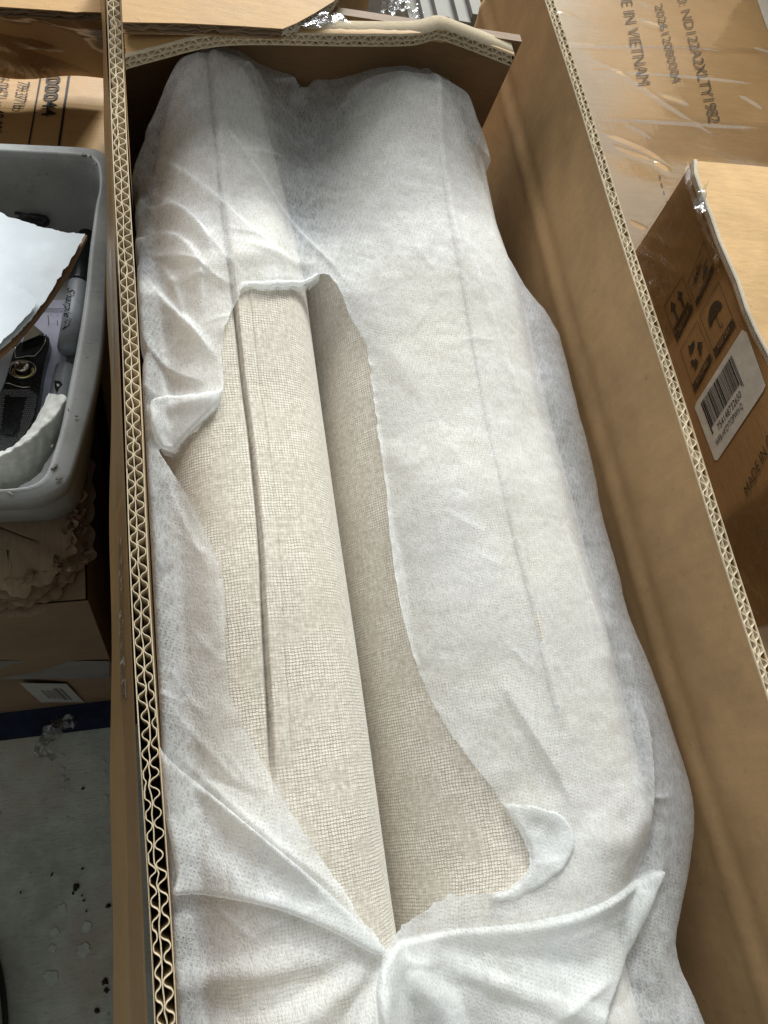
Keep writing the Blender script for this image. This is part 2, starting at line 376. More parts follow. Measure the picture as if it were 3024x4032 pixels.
# ------------------------------------------------------------------ lettering
def glyphs(txt, bold=0.0, shear=0.0, space=1.0):
    cu = bpy.data.curves.new('t', 'FONT'); cu.body = txt; cu.size = 1.0; cu.offset = bold; cu.shear = shear; cu.space_character = space
    cu.resolution_u = 3
    o = bpy.data.objects.new('t', cu); COL.objects.link(o)
    bpy.context.view_layer.update()
    me = bpy.data.meshes.new_from_object(o)
    V = np.array([v.co[:2] for v in me.vertices]); Fc = [tuple(p.vertices) for p in me.polygons]
    bpy.data.objects.remove(o); bpy.data.curves.remove(cu); bpy.data.meshes.remove(me)
    return V, Fc
CAPH = .70
def text_on(name, txt, quad, mat, parent, place, bold=0.0, lift=.0006, up=(0, 0, 1), shear=0.0):
    """quad: picture points baseline start, baseline end, top end, top start; place(px, py) -> point on the printed surface"""
    V, Fc = glyphs(txt, bold, shear); x0, x1 = V[:, 0].min(), V[:, 0].max()
    q = np.asarray(quad, float); out = []
    up = np.asarray(up, float)
    for x, y in V:
        a = (x - x0) / (x1 - x0); b = y / CAPH
        p = (1-a)*(1-b)*q[0] + a*(1-b)*q[1] + a*b*q[2] + (1-a)*b*q[3]
        out.append(place(p[0], p[1]) + up * lift)
    return mk(name, out, Fc, mat, parent)

# ================================================================== SETTING: concrete floor, background
fl = MB(); fl.add([(-12, -12, 0), (12, -12, 0), (12, 12, 0), (-12, 12, 0)], [(0, 1, 2, 3)])
tag(fl.build('floor', M_floor), kind='structure')

# ================================================================== THE LONG CARTON
RZ, W, T = .7276, .34, .0083
PITCH = .0086
box = thing('long_carton', 'long open corrugated carton cut along its top, filled with wrapped upholstery', 'carton', (.17, .2, 0))
def ribbon(P, nrm, th, depth, dvec):
    """P Nx3 line, nrm Nx3 in-plane normals; a strip of paper th thick standing on its edge, depth deep"""
    A = P + nrm * th / 2; B = P - nrm * th / 2; d = np.asarray(dvec, float) * depth
    G = np.stack([A + d, A, B, B + d], 1)              # N x 4 x 3
    return G.reshape(-1, 3), gridfaces(len(P), 4)
def corr(name, path, across, dvec, t, parent, mat, pitch=PITCH, depth=.010, crush=None, seed=1, liners=(0, .5, 1), th=.00055, closers=True):
    path = resample(path, .0007, False); N = len(path)
    s = np.concatenate([[0], np.cumsum(np.linalg.norm(np.diff(path, axis=0), axis=1))])
    tan = np.gradient(path, axis=0); tan /= np.linalg.norm(tan, axis=1)[:, None]
    across = np.asarray(across, float) if np.ndim(across) == 2 else np.tile(np.asarray(across, float), (N, 1))
    r = np.random.RandomState(seed); ph = np.interp(s, np.linspace(0, s[-1], max(4, int(s[-1] / .03))), np.cumsum(r.normal(0, .55, max(4, int(s[-1] / .03)))))
    cr = np.zeros(N) if crush is None else crush(path)
    bend = np.interp(s, np.linspace(0, s[-1], max(4, int(s[-1] / .008))), r.normal(0, .028, max(4, int(s[-1] / .008))))
    bend2 = np.interp(s, np.linspace(0, s[-1], max(4, int(s[-1] / .004))), r.normal(0, 1, max(4, int(s[-1] / .004))))
    Vs = []; Fs = []; off = 0
    def put(u, thk, dep=None):
        nonlocal off
        P = path + across * (u * t)[:, None]
        tn = np.gradient(P, axis=0); tn /= np.linalg.norm(tn, axis=1)[:, None]
        nr = np.cross(tn, np.asarray(dvec, float)); nr /= np.linalg.norm(nr, axis=1)[:, None]
        V, Fc = ribbon(P, nr, thk, dep or depth, dvec); Vs.append(V); Fs.append(Fc + off); off += len(V)
    mid = .46 + bend + cr * bend2 * .10
    for L in liners:
        if L in (0, 1): put(np.full(N, float(L)), th, .0012 if depth > .015 else None)
        else: put(mid, th * .9)
    k = 2 * math.pi / pitch
    w1 = np.sin(k * s + ph) ; w2 = np.sin(k * s * 1.0 + ph * 1.3 + 2.6)
    shp = lambda q: np.sign(q) * np.abs(q) ** .75
    irr = 1 - .22 * np.abs(bend2) * .5 - cr * .16
    c_ = lambda v_: np.clip(v_, .08, .92)
    put(c_(mid * .5 + (mid * .5 - .03) * shp(w1) * irr + cr * bend2 * .08), th * .9)
    put(c_((1 + mid) * .5 + ((1 - mid) * .5 - .03) * shp(w2) * irr + cr * bend2 * .08), th * .9)
    if closers:
        d = np.asarray(dvec, float) * depth
        G = np.stack([path + across * t * .1 + d, path + across * t * .9 + d], 1); Vs.append(G.reshape(-1, 3)); Fs.append(gridfaces(N, 2) + off)
    return tag(mk(name, np.vstack(Vs), np.vstack(Fs), mat, parent), kind='stuff')

wob = waves(8, 1.2, 6, 3, 0, .1); rgw = waves(12, 3, 30, 88, 0, 1.5)
def rim_line(x, y0, y1, step=.01, amp=.0007, seed=0.0):
    y = np.arange(y0, y1 + 1e-6, step); X = x + amp * wob(y, seed); Z = RZ + .0008 * wob(y, seed + .4)
    return np.stack([X, y, Z], 1)
YA, YB = -.34, .66
# right wall: inner and outer liner sheets full height, cut edge with flutes on top
def wall_sheet(name, x, y0, y1, amp, seed, mat, side, crease=None, topz=None):
    y = np.arange(y0, y1 + 1e-6, .005); z = np.concatenate([[0, .0006, .004], np.linspace(.012, .24, 60), np.linspace(.26, RZ - .01, 12)])
    Y, D = np.meshgrid(y, z, indexing='ij')
    X = x + amp * wob(Y, seed); Z = RZ + .0008 * wob(Y, seed + .4) - D
    if topz is not None: Z = np.minimum(Z, topz(Y) - D * 0)
    X = X + .0012 * np.sin(Y * 9 + D * 8) * np.clip((D - .045) / .1, 0, 1)
    if crease: X = X + crease(Y, D)
    P = np.stack([X, Y, Z], -1)
    Q = P.copy(); Q[..., 0] += side * .0005
    n, m = P.shape[:2]
    V = np.vstack([P.reshape(-1, 3), Q.reshape(-1, 3)])
    Fc = [gridfaces(n, m), gridfaces(n, m, n * m)]
    i = np.arange(n - 1); top = np.stack([i * m, (i + 1) * m, (i + 1) * m + n * m, i * m + n * m], 1); Fc.append(top)
    j = np.arange(m - 1); e = (n - 1) * m; Fc.append(np.stack([e + j, e + j + 1, e + j + 1 + n * m, e + j + n * m], 1))
    return mk(name, V, np.vstack(Fc), mat, box, True)
def crease_r(Y, D):
    d = D - (.089 + .004 * np.sin(Y * 5) - .010 * np.clip((-.05 - Y) / .3, 0, 1))
    k1 = -.0016 * np.exp(-(d / .007) ** 2) + .0013 * np.exp(-((d + .012) / .007) ** 2)
    return k1 + .010 * np.clip((D - .09) / .3, 0, 1)
wall_sheet('right_wall', W, YA, .70, .0007, 0.0, M_card_in, .5, crease_r)
wall_sheet('right_wall', W + T, YA, .70, .0007, 0.0, M_card_out, -.5)
corr('cut_edge', rim_line(W, YA, .70, seed=0.0), (1, 0, 0), (0, 0, -1), T, box, M_flute, seed=3, depth=.040,
     crush=lambda p: .45 + .25 * rgw(p[:, 1] * 1.0, 0 * p[:, 1]) + .3 * np.exp(-((p[:, 1] - .37) / .04) ** 2))
# left wall
wall_sheet('left_wall', 0.0, YA, YB, .0007, 1.7, M_card_in, -.5)
wall_sheet('left_wall', -T, YA, YB, .0007, 1.7, M_card_out, .5)
corr('cut_edge', rim_line(-T, YA, YB, seed=1.7), (1, 0, 0), (0, 0, -1), T, box, M_flute, seed=5, depth=.040,
     crush=lambda p: .38 + .25 * rgw(p[:, 1] + 3, 0 * p[:, 1]) + .6 * np.clip((-.07 - p[:, 1]) / .08, 0, 1) + .5 * np.exp(-((p[:, 1] - .30) / .01) ** 2))
# outer flap hanging down along the left wall, leaning out
y = np.arange(YA, YB, .006); tt = np.linspace(0, 1, 26)
Yg, Tg = np.meshgrid(y, tt, indexing='ij')
SKZ = .650
def skx(yv):      # foot of the flap: where picture x = 435 falls at that height
    a = FZ(434, 1500, SKZ); b = FZ(436, 3900, SKZ); c = FZ(400, 40, SKZ)
    return np.interp(yv, [b[1], a[1], c[1]], [b[0], a[0], c[0]])
XF = skx(Yg) + .0006 * wob(Yg, 2.2)
Xg = -T - .0016 + (XF + T + .0016) * Tg ** 1.05; Zg = RZ - .0035 - (RZ - .0035 - SKZ) * Tg
Xg = Xg + .0007 * np.sin(Yg * 40 + Tg * 4) * Tg
P = np.stack([Xg, Yg, Zg], -1)
grid('outer_flap', P, M_card_out, box)
fp = resample(P[:, -1, :], .004, False)
mb = MB()
e = P[:, -1, :]; Vq = np.stack([e, e + [.0035, 0, -.0012]], 1)
grid('flap_edge', Vq, M_flute_dim, box, False)
# glossy tape along the flap, from the upper end, and a loose strip at the near end
def strip_on(name, i0, i1, t0, t1, mat, lift=.0004, jag=0.0):
    sub = P[i0:i1, t0:t1].copy(); nv = np.array([-.97, 0, .24]); sub = sub + nv * lift
    if jag: sub[:, 0] += np.array([0, 0, 1.0]) * (rng.rand(sub.shape[0])[:, None] * jag)
    return grid(name, sub, mat, box)
strip_on('packing_tape', 84, len(y) - 1, 3, 15, M_tape)
strip_on('packing_tape', 20, 84, 1, 12, M_tape, jag=-.002)
M_worn = mat_film('frayed_tape', .01, (.9, .88, .84), .25, .85, (40, 300, 60), .0006, .4)
strip_on('frayed_tape', 98, 113, 8, 15, M_worn, .0009, .0012)
strip_on('frayed_tape', 66, 81, 6, 12, M_worn, .0009, .0012)
strip_on('frayed_tape', 8, 24, 12, 17, M_worn, .0009, .0012)

# far end: torn top strip with the cut edge towards us, the end wall, torn brown edge
ecut = [(258, 128, .7262), (300, 116, .7262), (350, 103, .727), (420, 84, .729), (480, 74, .7305), (560, 72, .7305), (700, 76, .7295), (820, 78, .729),
        (900, 77, .729), (925, 70, .7305), (955, 61, .732), (1000, 78, .730), (1050, 97, .7275), (1112, 122, .7235)]
ep = smoothpoly(np.array([DZ(a, b, c) for a, b, c in ecut]), 2, False); ep[:, 0] = np.clip(ep[:, 0], .0015, .338)
ep = resample(ep, .003, False)
corr('cut_edge', ep + [0, 0, -T], (0, 0, 1), (0, 1, 0), T, box, M_flute, seed=9, depth=.0149, th=.0007, crush=lambda p: np.full(len(p), .1))
back = [(255, 45, .726), (400, 42, .728), (560, 52, .729), (700, 52, .729), (820, 51, .728), (880, 56, .728), (905, 66, .728), (940, 71, .729), (985, 72, .729), (1010, 86, .727), (1060, 92, .725), (1112, 108, .722)]
bp = np.array([DZ(a, b, c) for a, b, c in back])
bx = np.interp(ep[:, 0], bp[:, 0], bp[:, 1]) + .0016 * np.abs(waves(10, 30, 160, 4)(ep[:, 0], 0 * ep[:, 0]))
bz = np.interp(ep[:, 0], bp[:, 0], bp[:, 2])
v = np.linspace(0, 1, 12)[None, :]
GP = np.stack([ep[:, :1] + 0 * v, ep[:, 1:2] * (1 - v) + bx[:, None] * v, ep[:, 2:3] * (1 - v) + bz[:, None] * v + .0008 * np.sin(v * 5)], -1)
grid('top_strip', GP, M_card_strip, box)
GPb = GP.copy(); GPb[..., 2] -= T; grid('top_strip', GPb, M_card_in, box)
sd = MB()
a0, a1 = GP[-1, 0], GP[-1, -1]
sd.add([a0, a1, a1 - [0, 0, T], a0 - [0, 0, T]], [(0, 1, 2, 3)]); sd.build('strip_end', M_pit, box)
ew = MB(); ew.box((.0006, .535, .0), (.3394, .5425, .45)); ew.box((.0006, .535, .4505), (.306, .5425, .7262)); ew.build('end_wall', M_card_end_shade, box)
# second torn flap of the far end, lying behind the strip (brown ragged edge)
rp = [(740, 40), (800, 37), (850, 42), (905, 50), (940, 56), (985, 66), (1000, 78), (985, 74), (940, 74), (880, 66), (800, 60), (740, 60)]
sl = MB(); sl.slab([DZ(a, b, .7235 - .0004 * i) for i, (a, b) in enumerate(rp)], .003); sl.build('torn_liner', M_card_dark, box)
# big flap folded over the far end, its cut edge along the right side
ft = [(252, -60), (252, 46), (400, 50), (520, 56), (611, 62), (640, 50), (680, 28), (722, 2), (760, -60)]
FTZ = .7395
fpnt = [DZ(a, b, FTZ) for a, b in ft]; fpnt[0][0] = fpnt[1][0] = .001
sl = MB(); sl.slab([p - [0, 0, 0] for p in fpnt], .0008); sl.build('folded_flap', M_card_strip, box)
sl = MB(); sl.slab([p - [0, 0, T - .0008] for p in fpnt], .0008); sl.build('folded_flap', M_card_in, box)
corr('cut_edge', np.array(fpnt[4:]) - [0, 0, T - .0004], (0, 0, 1), (-.6, .8, 0), T - .0008, box, M_flute_dim, seed=12, depth=.01, crush=lambda p: np.full(len(p), .5))
corr('cut_edge', np.array(fpnt[1:5]) - [0, 0, T - .0004], (0, 0, 1), (0, 1, 0), T - .0008, box, M_card_old, seed=13, depth=.01, crush=lambda p: np.full(len(p), .9), pitch=.05)

# ================================================================== CUSHIONS
def cushion(name, label, x0, x1, ytop, yend, zc, b, n, zmod, seam, welt, warp=None):
    t = thing(name, label, 'cushion', ((x0 + x1) / 2, (ytop + yend) / 2, zc - b))
    xc, a = (x0 + x1) / 2, (x1 - x0) / 2
    tu = np.concatenate([-np.cos(np.linspace(0, .45, 30)), np.linspace(-.895, .895, 270), np.cos(np.linspace(.45, 0, 30))])[::-1]
    th = np.concatenate([np.linspace(-.5, -.03, 12), np.arccos(np.sign(tu) * np.abs(tu) ** (n / 2)), np.linspace(math.pi + .03, 2 * math.pi - .53, 36)])
    EL = .18
    ys = np.concatenate([np.linspace(yend, ytop - EL, 190)[:-1], ytop - EL + EL * np.sin(np.linspace(0, 1, 44) * math.pi / 2)])
    C, S = np.cos(th), np.sin(th)
    ux = np.sign(C) * np.abs(C) ** (2 / n); uz = np.sign(S) * np.abs(S) ** (2 / n)
    e = np.clip((ys - (ytop - EL)) / EL, 0, .999); sx_ = (1 - e ** 1.55) ** .5; sc = (1 - e ** 18) ** .5
    X = xc + a * ux[None, :] * (.36 + .64 * sx_[:, None]); Y = np.repeat(ys[:, None], len(th), 1)
    if warp: X = x0 + (X - x0) * warp(Y)
    Z = zc + b * uz[None, :] * sc[:, None]
    topm = np.clip(uz, 0, 1)[None, :]
    Z = Z + zmod(X, Y) * topm
    arc = np.concatenate([[0], np.cumsum(np.hypot(np.diff(xc + a * ux), np.diff(zc + b * uz)))])
    U = np.repeat(arc[None, :], len(ys), 0)
    if seam: Z = Z + seam(X, Y) * topm
    grid('cover', np.stack([X, Y, Z], -1), M_fabric, t, True, np.stack([U, Y], -1), closed=True)
    ec = MB(); ec.add([P_ for P_ in np.stack([X[0], Y[0], Z[0]], -1)], [tuple(range(len(th)))]); ec.build('end_panel', M_fabric, t)
    if welt:
        wp = welt(); Q = np.array(wp); nseg = 12; q = np.linspace(0, 2 * math.pi, nseg, endpoint=False)
        R = .0026
        G = Q[:, None, :] + R * (np.cos(q)[None, :, None] * np.array([1, 0, 0]) + np.sin(q)[None, :, None] * np.array([0, 0, 1]))
        arcw = (q * R)[None, :] + 0 * Q[:, :1]
        grid('welt', G, M_fabric, t, True, np.stack([arcw, np.repeat(Q[:, 1:2], nseg, 1)], -1), closed=True)
    return t
lump = waves(14, 3, 14, 21)
LZ, RZ2 = .579, .560
def zmodL(X, Y): return .0016 * lump(X, Y) + .028 * np.clip((Y - .40) / .12, 0, 1) ** 1.7 - .004 * np.clip((.065 - X) / .06, 0, 1)
def seamx(Y): return np.interp(Y, [-.3, .0, .13, .22, .29, .5], [.052, .056, .0625, .0645, .0625, .060]) + .0006 * np.sin(Y * 47) * .6
def seamL(X, Y):
    d = X - seamx(Y); fade = np.clip((Y - .0) / .03, 0, 1)
    g_ = -.0058 * np.exp(-((d + .0004) / .0011) ** 2) + .0026 * np.exp(-np.maximum(d, 0) / .010) * (d > 0) - .0009 * np.exp(-((d - .0095) / .0010) ** 2)
    return (g_ - .0012 * np.clip(1 - d / -.03, 0, 1) * (d < 0)) * fade
def toph(x, x0, x1, zc, b, n):
    tt = np.clip(np.abs((x - (x0 + x1) / 2) / ((x1 - x0) / 2)), 0, 1); return zc + b * (1 - tt ** n) ** (1 / n)
CL = (.006, .1265, LZ, .100, 2.9); CR = (.122, .326, RZ2, .112, 2.25)
cushion('upholstered_cushion', 'beige woven cushion with a seam down its middle, beside the cut left carton wall', CL[0], CL[1], .533, -.33, LZ, CL[3], CL[4], zmodL, seamL, None)
def warpR(Y):
    q_ = np.clip((-.045 - Y) / .07, 0, 1); return 1 - .24 * q_ * q_ * (3 - 2 * q_)
def zmodR(X, Y): return .0014 * lump(X + 3, Y) + .040 * np.clip((Y - .40) / .12, 0, 1) ** 1.7
def weltx(Y): return np.interp(Y, [.02, .058, .127, .232, .353, .469, .56], [.2335, .2315, .2305, .2325, .2365, .237, .236])
def weltR():
    ys = np.arange(.026, .50, .004)
    return [(weltx(v_), v_, toph(weltx(v_), *CR) + zmodR(weltx(v_), v_) - .0006) for v_ in ys]
def seamR(X, Y):
    d = X - weltx(Y); f_ = np.clip((Y - .02) / .02, 0, 1)
    return f_ * (-.0003 * np.exp(-((d + .0044) / .0018) ** 2))
cushion('upholstered_cushion', 'darker lying beige woven cushion, partly under white sheet, right of the narrow gap', CR[0], CR[1], .533, -.33, RZ2, CR[3], CR[4], zmodR, seamR, weltR, warpR)

# ================================================================== WRAPPING SHEET
ridgeset = []
def R_(pts, amp, wid, kind='g', z=.672):
    ridgeset.append((np.array([DZ(a, b, z)[:2] for a, b in pts]), amp, wid, kind))
def ridge_sum(X, Y, sets):
    o = np.zeros_like(X)
    for pts, amp, wid, kind in sets:
        x0, x1 = pts[:, 0].min() - 4 * wid, pts[:, 0].max() + 4 * wid; y0, y1 = pts[:, 1].min() - 4 * wid, pts[:, 1].max() + 4 * wid
        m = (X > x0) & (X < x1) & (Y > y0) & (Y < y1)
        if not m.any(): continue
        p = smoothpoly(pts, 2, False); d, bx, by = segdist(X[m], Y[m], p, False)
        L = np.linalg.norm(p[-1] - p[0]) + 1e-9
        e = np.minimum(np.hypot(bx - p[0, 0], by - p[0, 1]), np.hypot(bx - p[-1, 0], by - p[-1, 1])) / (.35 * L)
        tp = np.clip(e, 0, 1); tp = tp * tp * (3 - 2 * tp)
        if kind == 'g': v_ = np.exp(-(d / wid) ** 2)
        elif kind == 's': v_ = np.exp(-d / wid * 1.2)                         # sharp crest
        else:                                                                  # one-sided fold: steep on one side
            k = np.argmin(((X[m][:, None] - p[None, :-1, 0]) ** 2 + (Y[m][:, None] - p[None, :-1, 1]) ** 2), 1)
            tx = p[k + 1, 0] - p[k, 0]; ty = p[k + 1, 1] - p[k, 1]
            side = np.sign((X[m] - bx) * ty - (Y[m] - by) * tx) * (1 if kind == 'r' else -1)
            v_ = np.where(side > 0, np.exp(-d / (wid * .25)), np.exp(-(d / (wid * 1.3)) ** 1.5))
        o[m] += amp * v_ * tp
    return o
mm = .001
# upper left
R_([(425, 248), (500, 330), (640, 480), (770, 610), (800, 660)], 3.2*mm, 3.5*mm, 's')
R_([(470, 290), (462, 380), (470, 480)], 3.0*mm, 5*mm, 'g')
R_([(300, 290), (360, 350), (460, 440), (540, 520), (640, 580)], 3.5*mm, 7*mm, 'l')
R_([(285, 395), (360, 430), (430, 500), (470, 600)], 6*mm, 8*mm, 'l')
R_([(290, 500), (350, 545), (440, 600), (500, 660)], 5*mm, 8*mm, 'r')
R_([(300, 560), (360, 650), (430, 740), (480, 800)], 7*mm, 8*mm, 'l')
R_([(310, 600), (350, 610), (420, 600), (520, 580), (640, 560)], 3*mm, 8*mm, 'g')
R_([(330, 850), (390, 860), (440, 880), (480, 830)], 4*mm, 6*mm, 'g')
R_([(325, 870), (335, 920), (345, 960)], 4*mm, 4*mm, 'g')
R_([(500, 360), (580, 345), (640, 320)], 2*mm, 4*mm, 's')
R_([(390, 230), (440, 320), (520, 360)], 1.5*mm, 5*mm, 'g')
R_([(500, 540), (560, 560), (640, 575), (690, 560)], 2.5*mm, 4*mm, 'g')
R_([(560, 110), (590, 190), (600, 260)], 1.4*mm, 7*mm, 'g')
R_([(870, 130), (850, 220), (830, 300)], 1.6*mm, 7*mm, 'g')
R_([(920, 240), (930, 330), (935, 360)], 1.6*mm, 6*mm, 'g')
R_([(700, 110), (690, 160), (620, 170), (560, 190)], 3*mm, 6*mm, 'l')
R_([(970, 190), (1000, 260), (1030, 330)], 1.6*mm, 6*mm, 'g')
R_([(292, 330), (340, 400), (400, 470), (470, 560), (540, 640)], 4*mm, 5*mm, 's')
R_([(300, 720), (350, 780), (400, 820), (460, 840)], 5*mm, 7*mm, 'r')
R_([(292, 450), (360, 490), (420, 560), (440, 640), (430, 720)], 5*mm, 7*mm, 'l')
R_([(330, 520), (380, 620), (400, 700), (470, 790)], 4*mm, 4*mm, 's')
R_([(380, 620), (440, 610), (510, 640)], 3*mm, 4*mm, 's')
R_([(320, 1000), (345, 1150), (360, 1300)], 2.5*mm, 5*mm, 'g')
R_([(335, 1480), (400, 1560), (470, 1640), (560, 1740)], 2.5*mm, 4*mm, 's')
R_([(340, 1500), (380, 1700), (470, 1860), (600, 1930)], 3*mm, 6*mm, 'g')
# right side
R_([(985, 480), (1050, 640), (1120, 820), (1180, 920), (1218, 965)], 1.5*mm, 2.2*mm, 's')
R_([(940, 400), (1010, 560), (1060, 700), (1100, 900)], 1.8*mm, 9*mm, 'g')
R_([(825, 700), (860, 760), (910, 830), (935, 900)], 2.4*mm, 8*mm, 'g')
R_([(850, 920), (880, 990), (925, 1010)], 2.6*mm, 9*mm, 'g')
R_([(1225, 1100), (1260, 1200), (1300, 1310), (1340, 1420)], 2.2*mm, 6*mm, 's')
R_([(1350, 1290), (1330, 1400), (1330, 1480)], 3*mm, 8*mm, 'g')
R_([(1405, 1470), (1432, 1580), (1443, 1700), (1436, 1800), (1422, 1880)], 9*mm, 9*mm, 'l')
R_([(1400, 1600), (1415, 1720), (1400, 1860)], 3*mm, 8*mm, 'g')
R_([(1430, 1720), (1465, 1722), (1503, 1716)], 2.5*mm, 3*mm, 's')
R_([(1470, 1760), (1476, 1850), (1458, 1940)], 3*mm, 5*mm, 'g')
# lower right
R_([(1060, 1440), (1090, 1500), (1150, 1600), (1205, 1680), (1238, 1750), (1240, 1800)], 4.5*mm, 6*mm, 'r')
R_([(1100, 1730), (1160, 1740), (1210, 1790)], 3*mm, 8*mm, 'g')
R_([(1240, 1795), (1300, 1815), (1370, 1825), (1420, 1830)], 3.5*mm, 8*mm, 'g')
R_([(1255, 1800), (1310, 1770), (1400, 1700)], 1.5*mm, 6*mm, 'g')
R_([(980, 1560), (1040, 1650), (1110, 1730)], 2*mm, 8*mm, 'g')
R_([(1090, 1200), (1150, 1330), (1180, 1450)], -1.5*mm, 10*mm, 'g')
# left lower
R_([(345, 980), (380, 1080), (430, 1190), (480, 1280)], 2.2*mm, 4*mm, 's')
R_([(330, 1580), (400, 1640), (500, 1740), (600, 1830), (700, 1900), (800, 2000)], 5.5*mm, 4.5*mm, 's')
R_([(420, 1300), (440, 1400), (500, 1560)], -2*mm, 9*mm, 'g')
R_([(345, 1750), (400, 1820), (470, 1900), (560, 1930)], 3*mm, 7*mm, 'g')
# bottom fan gathered below the tear
for dx, dy, am in ((-420, 60, 4), (-330, 110, -5), (-230, 160, 6), (-120, 190, -5), (-40, 200, 5), (60, 200, -4), (170, 190, 5), (300, 170, -4), (430, 130, 4), (520, 90, -3)):
    R_([(838, 2062), (838 + dx * .45, 2062 + dy * .35), (838 + dx, 2062 + dy), (838 + dx * 1.4, 2062 + dy * 1.5)], am * 1.1*mm, 7*mm, 'g')
fine = waves(40, 14, 60, 31); med = waves(24, 5, 16, 33); fine2 = waves(40, 40, 160, 35)

g_x = np.arange(-.002, .345, .00125); g_y = np.arange(-.30, .605, .00125)
GX, GY = np.meshgrid(g_x, g_y, indexing='ij')
def plan(X, Y, c, ytop):
    e = np.clip((Y - (ytop - .18)) / .18, 0, 1); k = .58 + .42 * (1 - e ** 3.0) ** .5; xc = (c[0] + c[1]) / 2
    return xc + (X - xc) / k, (1 - np.minimum(e, .999) ** 18) ** .5
def topc(X, Y, c, ytop, zm, seam):
    Y = np.minimum(Y, ytop - .010)
    Xe, sc = plan(X, Y, c, ytop); z = c[2] + (toph(Xe, *c) - c[2]) * sc + (zm(X, Y) + seam(X, Y))
    return np.where((Xe >= c[0]) & (Xe <= c[1]) & (Y < ytop), z, .40)
Zc = np.maximum(topc(GX, GY, CL, .533, zmodL, seamL), topc(CR[0] + (GX - CR[0]) / warpR(GY), GY, CR, .533, zmodR, lambda X, Y: 0))
wd = np.abs(GX - weltx(GY)); Zc = np.maximum(Zc, np.where((GY > .02) & (GY < .50), toph(weltx(GY), *CR) + zmodR(weltx(GY), GY) - .0004 - 9. * (wd > .0027), 0))
def blur(A, sx, sy):
    for ax, s in ((0, sx), (1, sy)):
        n = int(3 * s); k = np.exp(-.5 * (np.arange(-n, n + 1) / s) ** 2); k /= k.sum()
        pad = [(0, 0), (0, 0)]; pad[ax] = (n, n); B = np.pad(A, pad, mode='edge')
        A = sum(k[i] * (B[i:i + A.shape[0], :] if ax == 0 else B[:, i:i + A.shape[1]]) for i in range(2 * n + 1))
    return A
Zb = np.maximum(Zc, .634 + .034 * np.clip((GY - .39) / .13, 0, 1))
Zb = np.maximum(Zb,   .6635 - .02 * ((GX - .135) / .05) ** 2 - .03 * np.maximum(np.abs(GY - .385) - .06, 0) / .05)
Zs = blur(Zb, 11, 11)
Zs = np.maximum(Zs, Zc); Zs = blur(Zs, 1.6, 1.6) + .0026 + .0024 * np.exp(-(wd / .0042) ** 2) * np.clip((GY - .010) / .012, 0, 1)
# beside the left wall the sheet climbs it, in places
Zs = Zs + .030 * np.exp(-(GX / .016) ** 2) * np.clip((.42 - GY) / .1, 0, 1)
Zs = np.maximum(Zs, .652 + .0 * GX)
loose = np.clip((GX - .03) / .04, .35, 1)
Zs = Zs + .75 * ridge_sum(GX, GY, ridgeset) + .00025 * fine(GX, GY) + .0010 * med(GX, GY) * loose + .00010 * fine2(GX, GY)
Zs = np.maximum(Zs, Zc + .0014)

rc = np.random.RandomState(17); crs = []
for k_ in range(150):
    if k_ < 70: cxr, cyr = rc.uniform(0, .10), rc.uniform(-.2, .53)
    elif k_ < 110: cxr, cyr = rc.uniform(.05, .33), rc.uniform(-.25, -.02)
    else: cxr, cyr = rc.uniform(.10, .33), rc.uniform(-.1, .53)
    an = rc.uniform(0, 3.14) if k_ % 2 else rc.normal(2.1, .4); L_ = rc.uniform(.012, .06); bn = rc.uniform(-.3, .3)
    pts_ = np.array([[cxr + L_ * t_ * math.cos(an + bn * t_), cyr + L_ * t_ * math.sin(an + bn * t_)] for t_ in (-.5, -.2, .2, .5)])
    crs.append((pts_, rc.choice([-1, 1, 1]) * rc.uniform(.3, 1.0) * mm * (1.3 if k_ < 70 else .8), rc.uniform(1.0, 2.6) * mm, 's'))
Zs = np.maximum(Zs + ridge_sum(GX, GY, crs), Zc + .0010)
CRE = ridge_sum(GX, GY, [(p_, 1.0, min(w_, 1.6 * mm), 's') for p_, a_, w_, k_ in ridgeset if k_ != 'g']) + ridge_sum(GX, GY, [(p_, .8 * a_ / mm if a_ > 0 else 0, .9 * mm, 's') for p_, a_, w_, k_ in crs])
CRE = np.clip(CRE, 0, 1.3)

def P2(L, z=.668): return np.array([DZ(a, b, z)[:2] for a, b in L])
out_px = [(352, 165), (395, 118), (480, 88), (560, 86), (610, 100), (640, 120), (666, 146), (690, 118), (720, 100), (800, 92), (885, 93), (955, 135), (1000, 190), (1028, 245), (1050, 300), (1090, 395),
          (1150, 540), (1205, 690), (1240, 820), (1275, 955), (1312, 1100), (1348, 1245), (1356, 1300), (1392, 1395), (1424, 1480), (1455, 1560), (1486, 1645), (1504, 1712), (1510, 1770), (1503, 1860), (1484, 1950), (1466, 2030), (1474, 2080), (1500, 2130), (1535, 2215), (1580, 2320)]
outw = list(P2(out_px[:14], .688)) + list(P2(out_px[14:17], .670)) + list(np.minimum(P2(out_px[17:], .642), [.3375, 9])); outw += [np.array([.0035, -.30])]
left_px = [(350, 2150), (346, 1950), (344, 1900), (352, 1865), (344, 1830), (335, 1700), (330, 1560), (322, 1300), (312, 1100), (308, 980), (300, 870), (296, 760), (312, 712), (294, 690), (290, 640), (296, 600), (290, 575), (284, 520), (296, 495), (288, 470), (283, 420),
           (290, 385), (284, 350), (296, 320), (276, 292), (278, 268), (305, 220)]
lw = P2(left_px, .690); lw[:, 0] = np.maximum(lw[:, 0], .0012); outw += list(lw)
OUT = smoothpoly(np.array(outw), 1)
